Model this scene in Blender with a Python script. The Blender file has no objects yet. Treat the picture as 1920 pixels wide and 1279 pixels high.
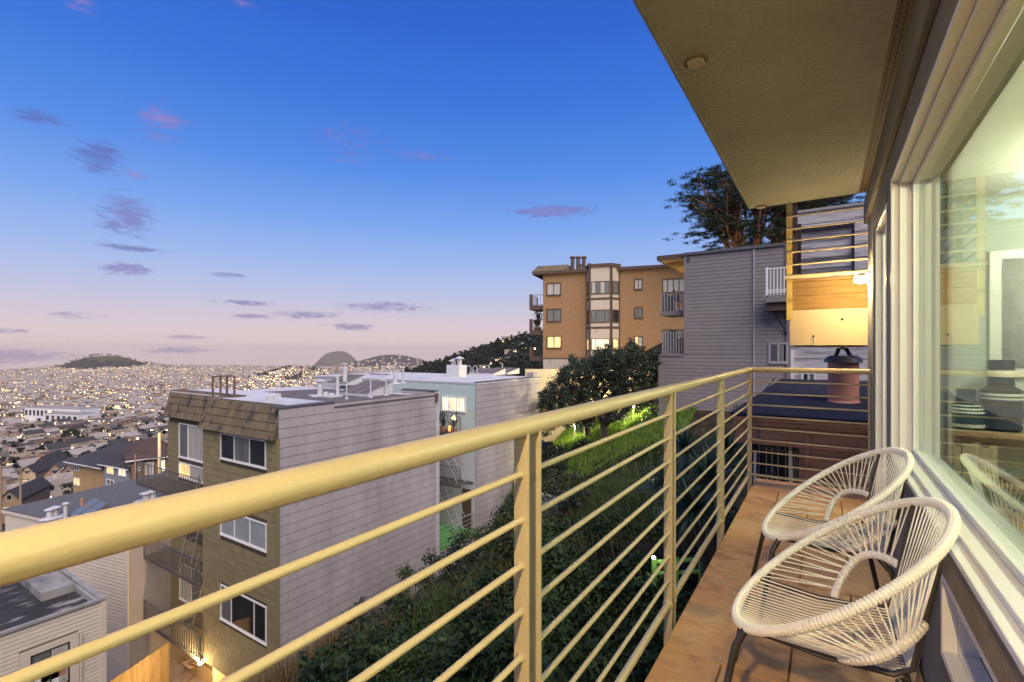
import bpy, math, random
import numpy as np
from mathutils import Vector
C = bpy.context.scene.collection
SC = bpy.context.scene
rad = math.radians
random.seed(7)
RNG = np.random.default_rng(11)
# ------------------------------------------------------------------ camera, sky, sun, exposure
EYE = 1.23                      # metres above the balcony floor
FPX, HX, HY, YAW = 915.0, 960.0, 656.0, 32.81
cR = np.array([math.cos(rad(YAW)), math.sin(rad(YAW))])     # camera's right, on the ground
cF = np.array([-math.sin(rad(YAW)), math.cos(rad(YAW))])    # camera's forward, on the ground
cam = bpy.data.cameras.new('camera')
cam.sensor_width = 36; cam.lens = 36 * FPX / 1920; cam.shift_y = 16.5 / 1920
cam.clip_start = .02; cam.clip_end = 90000
co = bpy.data.objects.new('camera', cam); C.objects.link(co)
co.location = (0, 0, EYE); co.rotation_euler = (rad(90), 0, rad(YAW)); SC.camera = co
SC.view_settings.view_transform = 'Standard'; SC.view_settings.look = 'None'
SC.view_settings.gamma = 1; SC.view_settings.exposure = 0; SC.view_settings.use_curve_mapping = False
SC.render.engine = 'CYCLES'
cy = SC.cycles
cy.use_denoising = True; cy.max_bounces = 7; cy.diffuse_bounces = 3; cy.glossy_bounces = 4
cy.transparent_max_bounces = 12; cy.transmission_bounces = 3; cy.volume_bounces = 1
cy.caustics_reflective = False; cy.caustics_refractive = False; cy.sample_clamp_indirect = 4
SUN_EL, SUN_AZ = 47, 124     # afterglow behind the house: high-ish, wide and soft

def lin(c):
    return tuple((v/255/12.92 if v/255 <= .04045 else ((v/255+.055)/1.055)**2.4) for v in c)

def nt_math(nt, op, a, b=None, c=None, clamp=False):
    n = nt.nodes.new('ShaderNodeMath'); n.operation = op; n.use_clamp = clamp
    for i, v in enumerate((a, b, c)):
        if v is None: continue
        if isinstance(v, (int, float)): n.inputs[i].default_value = v
        else: nt.links.new(v, n.inputs[i])
    return n.outputs[0]

def make_world():
    w = bpy.data.worlds.new('World'); SC.world = w; w.use_nodes = True
    nt = w.node_tree; nt.nodes.clear()
    L = nt.links.new
    tc = nt.nodes.new('ShaderNodeTexCoord'); sep = nt.nodes.new('ShaderNodeSeparateXYZ')
    nrm = nt.nodes.new('ShaderNodeVectorMath'); nrm.operation = 'NORMALIZE'
    L(tc.outputs['Generated'], nrm.inputs[0]); L(nrm.outputs[0], sep.inputs[0])
    el = nt_math(nt, 'MULTIPLY', nt_math(nt, 'ARCSINE', sep.outputs['Z']), 180/math.pi)
    az = nt_math(nt, 'MULTIPLY', nt_math(nt, 'ARCTAN2', sep.outputs['X'], sep.outputs['Y']), 180/math.pi)
    # a touch deeper towards the left of the view, where the night comes up
    t = nt_math(nt, 'DIVIDE', nt_math(nt, 'ADD', el, 10), 100, clamp=True)
    rp = nt.nodes.new('ShaderNodeValToRGB'); rp.color_ramp.interpolation = 'EASE'
    stops = [(-10, (160, 148, 160)), (-1, (222, 203, 202)), (1.5, (224, 206, 207)), (3.5, (213, 203, 216)), (6.5, (188, 197, 231)),
             (10, (157, 186, 239)), (14.5, (122, 166, 239)), (19.5, (88, 143, 232)), (26, (64, 121, 221)),
             (33, (50, 104, 207)), (45, (40, 88, 188)), (90, (30, 66, 150))]
    e = rp.color_ramp.elements
    while len(e) < len(stops): e.new(.5)
    for k, (d, c) in enumerate(stops):
        e[k].position = (d+10)/100
    for k, (d, c) in enumerate(stops):
        e[k].color = lin(c) + (1,)
    rp.color_ramp.interpolation = 'LINEAR'
    L(t, rp.inputs[0])
    # clouds: soft patches cut by stretched noise
    pat = [(75,222,62,14,1,0),(185,296,60,34,1,0),(305,222,66,26,.8,1),(235,405,62,44,1,.3),(252,328,34,9,.8,1),(250,466,70,8,1,0),(238,505,66,13,1,.4),
           (430,516,36,6,1,.3),(1035,396,86,12,1.2,.35),(655,613,46,7,1.1,.2),(575,590,66,8,1.1,.2),(475,593,40,6,1,.3),(722,575,92,11,1.0,.5),
           (455,568,70,6,.9,.2),(10,668,170,15,1.1,.1),(335,656,90,8,.9,.2),(350,632,60,7,.8,.3),(150,8,44,14,.8,1),(650,262,90,40,.55,1),
           (790,292,90,14,.6,1),(455,5,40,9,.7,1),(650,303,40,6,.7,1),(20,620,70,8,.7,.3),(140,590,90,8,.65,.3),(300,258,70,16,.6,1)]
    cmb = nt.nodes.new('ShaderNodeCombineXYZ'); L(nt_math(nt,'MULTIPLY',az,.16), cmb.inputs[0]); L(nt_math(nt,'MULTIPLY',el,.55), cmb.inputs[1])
    nz = nt.nodes.new('ShaderNodeTexNoise'); L(cmb.outputs[0], nz.inputs['Vector'])
    nz.inputs['Scale'].default_value = 4.2; nz.inputs['Detail'].default_value = 9; nz.inputs['Roughness'].default_value = .72; nz.inputs['Distortion'].default_value = .9
    pf = 180/math.pi
    dens = None; pink = None
    for (x, y, wx, wy, a, pk) in pat:
        k = (x-HX)/FPX; hyp = math.hypot(1, k)
        d = cF + k*cR
        a0 = math.atan2(d[0], d[1])*pf; e0 = math.atan((HY-y)/FPX/hyp)*pf
        sa = wx/FPX/(1+k*k)*pf; se = wy/FPX/hyp*pf
        du = nt_math(nt, 'DIVIDE', nt_math(nt, 'SUBTRACT', az, a0), sa); dv = nt_math(nt, 'DIVIDE', nt_math(nt, 'SUBTRACT', el, e0), se)
        r2 = nt_math(nt, 'MULTIPLY_ADD', du, du, nt_math(nt, 'MULTIPLY', dv, dv))
        m = nt_math(nt, 'MULTIPLY', nt_math(nt, 'EXPONENT', nt_math(nt, 'MULTIPLY', r2, -1.0)), a)
        dens = m if dens is None else nt_math(nt, 'MAXIMUM', dens, m)
        if pk:
            mp = nt_math(nt, 'MULTIPLY', m, pk); pink = mp if pink is None else nt_math(nt, 'MAXIMUM', pink, mp)
    nn = nt_math(nt, 'SUBTRACT', nz.outputs['Fac'], .5)
    cov = nt_math(nt, 'ADD', nt_math(nt, 'MULTIPLY', nn, 3.6), nt_math(nt, 'SUBTRACT', nt_math(nt, 'MULTIPLY', dens, 1.1), .40))
    cov = nt_math(nt, 'MULTIPLY', nt_math(nt, 'MULTIPLY', cov, 1.5, clamp=True), nt_math(nt, 'MULTIPLY', dens, 1.6, clamp=True))
    cc = nt.nodes.new('ShaderNodeMix'); cc.data_type = 'RGBA'
    cc.inputs[6].default_value = lin((98, 98, 165)) + (1,); cc.inputs[7].default_value = lin((168, 138, 196)) + (1,)
    L(nt_math(nt, 'MULTIPLY', pink, 1.1, clamp=True), cc.inputs[0])
    mx = nt.nodes.new('ShaderNodeMix'); mx.data_type = 'RGBA'
    L(nt_math(nt, 'MULTIPLY', cov, .62), mx.inputs[0]); L(rp.outputs[0], mx.inputs[6]); L(cc.outputs[2], mx.inputs[7])
    bg = nt.nodes.new('ShaderNodeBackground'); bg.inputs[1].default_value = 1.0
    L(mx.outputs[2], bg.inputs[0])
    o = nt.nodes.new('ShaderNodeOutputWorld'); L(bg.outputs[0], o.inputs[0])
    w.cycles.sampling_method = 'MANUAL'; w.cycles.sample_map_resolution = 512
make_world()
sl = bpy.data.lights.new('afterglow', 'SUN'); sl.energy = 4.9; sl.angle = rad(60); sl.color = (1, .86, .78)
so = bpy.data.objects.new('afterglow', sl); C.objects.link(so)
_d = Vector((math.sin(rad(SUN_AZ))*math.cos(rad(SUN_EL)), math.cos(rad(SUN_AZ))*math.cos(rad(SUN_EL)), math.sin(rad(SUN_EL))))
so.rotation_euler = _d.to_track_quat('Z', 'Y').to_euler()

# ------------------------------------------------------------------ helpers
ORG = {}
def tag(o, label=None, cat=None, group=None, kind=None):
    if label: o['label'] = label
    if cat: o['category'] = cat
    if group: o['group'] = group
    if kind: o['kind'] = kind
    return o
def thing(name, loc, label, cat, group=None, rz=0):
    o = bpy.data.objects.new(name, None); C.objects.link(o); o.location = loc; o.rotation_euler = (0, 0, rz)
    o.empty_display_size = .2; ORG[o.name] = Vector(loc)
    return tag(o, label, cat, group)
def at(px, py, t):
    k = (px-HX)/FPX; d = (cR*k + cF)*t
    return Vector((d[0], d[1], EYE-(py-HY)/FPX*t))
def gp(px, t):
    p = at(px, HY, t); return p.x, p.y
class Wall:
    """a vertical plane: O a ground point, ang the direction of U (left to right seen from outside)"""
    def __init__(s, ox, oy, ang=0):
        s.O = np.array([ox, oy]); s.ang = ang
        s.U = np.array([math.cos(ang), math.sin(ang)]); s.N = np.array([s.U[1], -s.U[0]])
    def pt(s, u, z, n=0):
        p = s.O + s.U*u + s.N*n; return Vector((p[0], p[1], z))
    def ux(s, px):
        k = (px-HX)/FPX
        return -(s.O@cR - k*(s.O@cF))/(s.U@cR - k*(s.U@cF))
    def zy(s, py, u):
        return EYE - (py-HY)/FPX*((s.O+s.U*u)@cF)
    def rect(s, x0, y0, x1, y1):
        a, b = s.ux(x0), s.ux(x1); m = (a+b)/2
        return a, b, s.zy(y1, m), s.zy(y0, m)
class M:
    def __init__(s): s.v = []; s.f = []; s.m = []
    def add(s, vs, fs, mi=0):
        b = len(s.v); s.v += [tuple(v) for v in vs]; s.f += [tuple(i+b for i in f) for f in fs]; s.m += [mi]*len(fs); return s
    def hexa(s, p, mi=0):
        return s.add(p, [(0,3,2,1),(4,5,6,7),(0,1,5,4),(1,2,6,5),(2,3,7,6),(3,0,4,7)], mi)
    def box(s, x0, x1, y0, y1, z0, z1, mi=0):
        return s.hexa([(x0,y0,z0),(x1,y0,z0),(x1,y1,z0),(x0,y1,z0),(x0,y0,z1),(x1,y0,z1),(x1,y1,z1),(x0,y1,z1)], mi)
    def wb(s, W, u0, u1, z0, z1, n0, n1, mi=0):
        q = [W.pt(u0,z0,n1),W.pt(u1,z0,n1),W.pt(u1,z0,n0),W.pt(u0,z0,n0),W.pt(u0,z1,n1),W.pt(u1,z1,n1),W.pt(u1,z1,n0),W.pt(u0,z1,n0)]
        return s.hexa(q, mi)
    def quad(s, a, b, c, d, mi=0): return s.add([a,b,c,d], [(0,1,2,3)], mi)
    def tube(s, pts, r, n=8, mi=0, caps=True, closed=False):
        pts = [Vector(p) for p in pts]; k = len(pts); rs = r if hasattr(r, '__len__') else [r]*k
        vs = []; ref = None
        for i, p in enumerate(pts):
            if closed: t = pts[(i+1) % k]-pts[i-1]
            else: t = pts[min(i+1,k-1)]-pts[max(i-1,0)]
            t.normalize()
            if ref is None:
                ref = Vector((0,0,1)) if abs(t.z) < .9 else Vector((1,0,0))
            a = ref - t*ref.dot(t); a.normalize(); b = t.cross(a); ref = a
            for j in range(n):
                th = 2*math.pi*j/n; vs.append(p + (a*math.cos(th)+b*math.sin(th))*rs[i])
        fs = []
        for i in range(k if closed else k-1):
            for j in range(n):
                i2 = (i+1) % k; fs.append((i*n+j, i*n+(j+1) % n, i2*n+(j+1) % n, i2*n+j))
        if caps and not closed: fs += [tuple(range(n-1,-1,-1)), tuple((k-1)*n+j for j in range(n))]
        return s.add(vs, fs, mi)
    def lathe(s, c, prof, n=20, mi=0):
        c = Vector(c); vs = [c+Vector((r*math.cos(2*math.pi*j/n), r*math.sin(2*math.pi*j/n), z)) for r, z in prof for j in range(n)]
        fs = [(i*n+j, i*n+(j+1) % n, (i+1)*n+(j+1) % n, (i+1)*n+j) for i in range(len(prof)-1) for j in range(n)]
        fs += [tuple(range(n-1,-1,-1)), tuple((len(prof)-1)*n+j for j in range(n))]
        return s.add(vs, fs, mi)
    def ball(s, c, rx, ry=None, rz=None, n=12, m=7, mi=0):
        ry = ry or rx; rz = rz or rx
        prof = [(math.cos(math.pi*(i/m-.5)), math.sin(math.pi*(i/m-.5))) for i in range(m+1)]
        vs = [Vector(c)+Vector((rx*max(r,.02)*math.cos(2*math.pi*j/n), ry*max(r,.02)*math.sin(2*math.pi*j/n), rz*z)) for r, z in prof for j in range(n)]
        fs = [(i*n+j, i*n+(j+1) % n, (i+1)*n+(j+1) % n, (i+1)*n+j) for i in range(m) for j in range(n)]
        return s.add(vs, fs, mi)
    def mesh(s, name, mats, smooth=False, org=None):
        me = bpy.data.meshes.new(name)
        vs = s.v if org is None else [(a-org.x, b-org.y, c-org.z) for a, b, c in s.v]
        me.from_pydata(vs, [], s.f)
        for m in (mats if isinstance(mats, (list, tuple)) else [mats]): me.materials.append(m)
        if any(s.m): me.polygons.foreach_set('material_index', s.m)
        if smooth: me.shade_smooth(); me.set_sharp_from_angle(angle=rad(40))
        me.update(); return me
    def build(s, name, mats, parent=None, smooth=False, bevel=0, kind=None, label=None):
        """vertices are given in world coordinates; they are stored relative to the parent's base"""
        org = ORG[parent.name] if parent else None
        o = bpy.data.objects.new(name, s.mesh(name, mats, smooth, org)); C.objects.link(o)
        if parent: o.parent = parent; ORG[o.name] = org
        else: ORG[o.name] = Vector((0,0,0))
        if bevel:
            b = o.modifiers.new('bevel', 'BEVEL'); b.width = bevel; b.segments = 2; b.limit_method = 'ANGLE'
        return tag(o, label, None, None, kind)
def piece(name, me, parent, loc, rot=(0,0,0)):
    o = bpy.data.objects.new(name, me); C.objects.link(o); o.parent = parent
    o.location = Vector(loc)-ORG[parent.name]; o.rotation_euler = rot; return o
def copy_tree(o, parent=None):
    c = o.copy(); C.objects.link(c)
    if parent: c.parent = parent
    for ch in o.children: copy_tree(ch, c)
    return c
def np_mesh(name, V, Fq, mats, mi=None, shade=None):
    """big meshes of quads straight from arrays"""
    me = bpy.data.meshes.new(name); V = np.asarray(V, np.float32); Fq = np.asarray(Fq, np.int32)
    me.vertices.add(len(V)); me.vertices.foreach_set('co', V.ravel())
    me.loops.add(Fq.size); me.loops.foreach_set('vertex_index', Fq.ravel())
    me.polygons.add(len(Fq)); me.polygons.foreach_set('loop_start', np.arange(0, Fq.size, Fq.shape[1], dtype=np.int32))
    for m in (mats if isinstance(mats, (list, tuple)) else [mats]): me.materials.append(m)
    if mi is not None: me.polygons.foreach_set('material_index', np.asarray(mi, np.int32))
    if shade is not None:
        a = me.attributes.new('shade', 'FLOAT', 'FACE'); a.data.foreach_set('value', np.asarray(shade, np.float32))
    me.update(calc_edges=True); me.validate(); return me
def put(name, me, parent=None, kind=None):
    o = bpy.data.objects.new(name, me); C.objects.link(o)
    if parent: o.parent = parent
    ORG[o.name] = Vector((0,0,0)) if not parent else ORG[parent.name]
    return tag(o, kind=kind)

# ------------------------------------------------------------------ materials
def mat(name, col, rough=.75, var=.16, scale=3., bump=0., bscale=60., stretch=(1,1,1), rnd=0., spec=.35, metal=0., stain=None, coat=0., detail=5, rows=0):
    m = bpy.data.materials.new(name); m.use_nodes = True; nt = m.node_tree; L = nt.links.new
    bs = nt.nodes['Principled BSDF']
    geo = nt.nodes.new('ShaderNodeNewGeometry'); mp = nt.nodes.new('ShaderNodeMapping'); mp.inputs['Scale'].default_value = stretch
    L(geo.outputs['Position'], mp.inputs['Vector'])
    nz = nt.nodes.new('ShaderNodeTexNoise'); nz.inputs['Scale'].default_value = scale; nz.inputs['Detail'].default_value = detail; nz.inputs['Roughness'].default_value = .65
    L(mp.outputs[0], nz.inputs['Vector'])
    mr = nt.nodes.new('ShaderNodeMapRange'); mr.inputs[1].default_value = .3; mr.inputs[2].default_value = .7
    mr.inputs[3].default_value = 1-var; mr.inputs[4].default_value = 1+var; L(nz.outputs['Fac'], mr.inputs[0])
    val = mr.outputs[0]
    if rnd:
        oi = nt.nodes.new('ShaderNodeObjectInfo')
        val = nt_math(nt, 'MULTIPLY', val, nt_math(nt, 'MULTIPLY_ADD', oi.outputs['Random'], 2*rnd, 1-rnd))
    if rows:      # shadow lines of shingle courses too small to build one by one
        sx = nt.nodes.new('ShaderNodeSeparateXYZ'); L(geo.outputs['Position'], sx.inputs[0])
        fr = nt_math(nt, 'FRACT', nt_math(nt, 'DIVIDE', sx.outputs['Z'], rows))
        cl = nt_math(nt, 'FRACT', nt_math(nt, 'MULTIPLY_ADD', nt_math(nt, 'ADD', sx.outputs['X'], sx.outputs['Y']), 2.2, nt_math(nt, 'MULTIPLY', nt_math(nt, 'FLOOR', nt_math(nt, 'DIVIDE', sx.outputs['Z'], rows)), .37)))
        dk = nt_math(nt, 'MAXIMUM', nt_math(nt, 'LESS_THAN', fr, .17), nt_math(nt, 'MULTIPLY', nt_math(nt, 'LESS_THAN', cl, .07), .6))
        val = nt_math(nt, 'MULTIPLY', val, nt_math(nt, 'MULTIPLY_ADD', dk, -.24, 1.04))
    rgb = nt.nodes.new('ShaderNodeRGB'); rgb.outputs[0].default_value = tuple(col)+(1,)
    src = rgb.outputs[0]
    if stain:
        sc_, ssc, lo, hi = stain[:4]
        n2 = nt.nodes.new('ShaderNodeTexNoise'); n2.inputs['Scale'].default_value = ssc; n2.inputs['Detail'].default_value = 6; L(mp.outputs[0], n2.inputs['Vector'])
        m2 = nt.nodes.new('ShaderNodeMapRange'); m2.inputs[1].default_value = lo; m2.inputs[2].default_value = hi; L(n2.outputs['Fac'], m2.inputs[0])
        mx = nt.nodes.new('ShaderNodeMix'); mx.data_type = 'RGBA'; L(m2.outputs[0], mx.inputs[0]); L(src, mx.inputs[6]); mx.inputs[7].default_value = tuple(sc_)+(1,)
        src = mx.outputs[2]
    vm = nt.nodes.new('ShaderNodeVectorMath'); vm.operation = 'SCALE'; L(src, vm.inputs[0]); L(val, vm.inputs['Scale'])
    L(vm.outputs[0], bs.inputs['Base Color'])
    bs.inputs['Roughness'].default_value = rough; bs.inputs['Metallic'].default_value = metal
    bs.inputs['Specular IOR Level'].default_value = spec; bs.inputs['Coat Weight'].default_value = coat; bs.inputs['Coat Roughness'].default_value = .05
    if bump:
        n3 = nt.nodes.new('ShaderNodeTexNoise'); n3.inputs['Scale'].default_value = bscale; n3.inputs['Detail'].default_value = 3; L(mp.outputs[0], n3.inputs['Vector'])
        bp = nt.nodes.new('ShaderNodeBump'); bp.inputs['Strength'].default_value = bump; bp.inputs['Distance'].default_value = .02
        L(n3.outputs['Fac'], bp.inputs['Height']); L(bp.outputs[0], bs.inputs['Normal'])
    return m
def emit(name, col, strength, sample=False):
    m = bpy.data.materials.new(name); m.use_nodes = True; nt = m.node_tree; bs = nt.nodes['Principled BSDF']
    bs.inputs['Base Color'].default_value = tuple(min(1, c*.5) for c in col)+(1,); bs.inputs['Emission Color'].default_value = tuple(col)+(1,)
    bs.inputs['Emission Strength'].default_value = strength; bs.inputs['Roughness'].default_value = .2
    if not sample: m.cycles.emission_sampling = 'NONE'
    return m
def lit_window(name, col, strength, sample=False):
    """a lit room behind drawn curtains: uneven, brighter here and there"""
    m = emit(name, col, strength, sample); nt = m.node_tree; L = nt.links.new; bs = nt.nodes['Principled BSDF']
    geo = nt.nodes.new('ShaderNodeNewGeometry'); mp = nt.nodes.new('ShaderNodeMapping'); mp.inputs['Scale'].default_value = (3, 3, .8); L(geo.outputs['Position'], mp.inputs[0])
    nz = nt.nodes.new('ShaderNodeTexNoise'); nz.inputs['Scale'].default_value = 1.6; L(mp.outputs[0], nz.inputs['Vector'])
    mr = nt.nodes.new('ShaderNodeMapRange'); mr.inputs[1].default_value = .3; mr.inputs[2].default_value = .7; mr.inputs[3].default_value = .45*strength; mr.inputs[4].default_value = 1.5*strength
    L(nz.outputs['Fac'], mr.inputs[0]); L(mr.outputs[0], bs.inputs['Emission Strength'])
    return m
def glass(name, tint=(.9,.95,.9), refl=1.7):
    m = bpy.data.materials.new(name); m.use_nodes = True; nt = m.node_tree; nt.nodes.clear(); L = nt.links.new
    lw = nt.nodes.new('ShaderNodeLayerWeight'); lw.inputs['Blend'].default_value = .5      # Schlick's curve, the same from both sides
    fr = nt_math(nt, 'MULTIPLY_ADD', nt_math(nt, 'POWER', lw.outputs['Facing'], 5.0), .96, .04)
    tr = nt.nodes.new('ShaderNodeBsdfTransparent'); tr.inputs[0].default_value = tuple(tint)+(1,)
    gl = nt.nodes.new('ShaderNodeBsdfGlossy'); gl.inputs['Roughness'].default_value = 0.0; gl.inputs[0].default_value = (.95,1,.96,1)
    mx = nt.nodes.new('ShaderNodeMixShader'); L(nt_math(nt, 'MULTIPLY', fr, refl, clamp=True), mx.inputs[0]); L(tr.outputs[0], mx.inputs[1]); L(gl.outputs[0], mx.inputs[2])
    o = nt.nodes.new('ShaderNodeOutputMaterial'); L(mx.outputs[0], o.inputs[0]); return m
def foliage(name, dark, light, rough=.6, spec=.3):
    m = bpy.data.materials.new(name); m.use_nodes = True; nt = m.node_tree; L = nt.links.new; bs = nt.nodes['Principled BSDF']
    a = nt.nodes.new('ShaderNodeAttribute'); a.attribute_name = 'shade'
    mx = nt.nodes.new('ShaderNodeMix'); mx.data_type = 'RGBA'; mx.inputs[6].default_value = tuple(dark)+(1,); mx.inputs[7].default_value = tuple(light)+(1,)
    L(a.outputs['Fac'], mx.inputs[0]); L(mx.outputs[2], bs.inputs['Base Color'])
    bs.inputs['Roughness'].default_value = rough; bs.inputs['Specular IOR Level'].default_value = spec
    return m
def slate(name):
    m = bpy.data.materials.new(name); m.use_nodes = True; nt = m.node_tree; L = nt.links.new; bs = nt.nodes['Principled BSDF']
    geo = nt.nodes.new('ShaderNodeNewGeometry'); oi = nt.nodes.new('ShaderNodeObjectInfo')
    mp = nt.nodes.new('ShaderNodeMapping'); mp.inputs['Scale'].default_value = (1.9, 2.6, 1); L(geo.outputs['Position'], mp.inputs[0])
    cm = nt.nodes.new('ShaderNodeVectorMath'); cm.operation = 'ADD'; L(mp.outputs[0], cm.inputs[0])
    sc = nt.nodes.new('ShaderNodeVectorMath'); sc.operation = 'SCALE'; L(oi.outputs['Random'], sc.inputs[0]); sc.inputs['Scale'].default_value = 37.0; L(sc.outputs[0], cm.inputs[1])
    n1 = nt.nodes.new('ShaderNodeTexNoise'); n1.inputs['Scale'].default_value = 1.7; n1.inputs['Detail'].default_value = 8; n1.inputs['Roughness'].default_value = .68; n1.inputs['Distortion'].default_value = .9
    L(cm.outputs[0], n1.inputs['Vector'])
    rp = nt.nodes.new('ShaderNodeValToRGB'); e = rp.color_ramp.elements
    st = [(.22,(.20,.15,.085)),(.36,(.40,.22,.09)),(.46,(.56,.31,.115)),(.55,(.64,.39,.16)),(.64,(.42,.29,.15)),(.76,(.60,.44,.23))]
    while len(e) < len(st): e.new(.5)
    for k, (p, c) in enumerate(st): e[k].position = p
    for k, (p, c) in enumerate(st): e[k].color = c+(1,)
    f = nt_math(nt, 'ADD', n1.outputs['Fac'], nt_math(nt, 'MULTIPLY_ADD', oi.outputs['Random'], .10, -.05)); L(f, rp.inputs[0])
    L(rp.outputs[0], bs.inputs['Base Color'])
    n2 = nt.nodes.new('ShaderNodeTexNoise'); n2.inputs['Scale'].default_value = 7; n2.inputs['Detail'].default_value = 7; L(cm.outputs[0], n2.inputs['Vector'])
    bp = nt.nodes.new('ShaderNodeBump'); bp.inputs['Strength'].default_value = .35; bp.inputs['Distance'].default_value = .012; L(n2.outputs['Fac'], bp.inputs['Height']); L(bp.outputs[0], bs.inputs['Normal'])
    L(nt_math(nt, 'MULTIPLY_ADD', n2.outputs['Fac'], .35, .24), bs.inputs['Roughness'])
    return m
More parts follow.
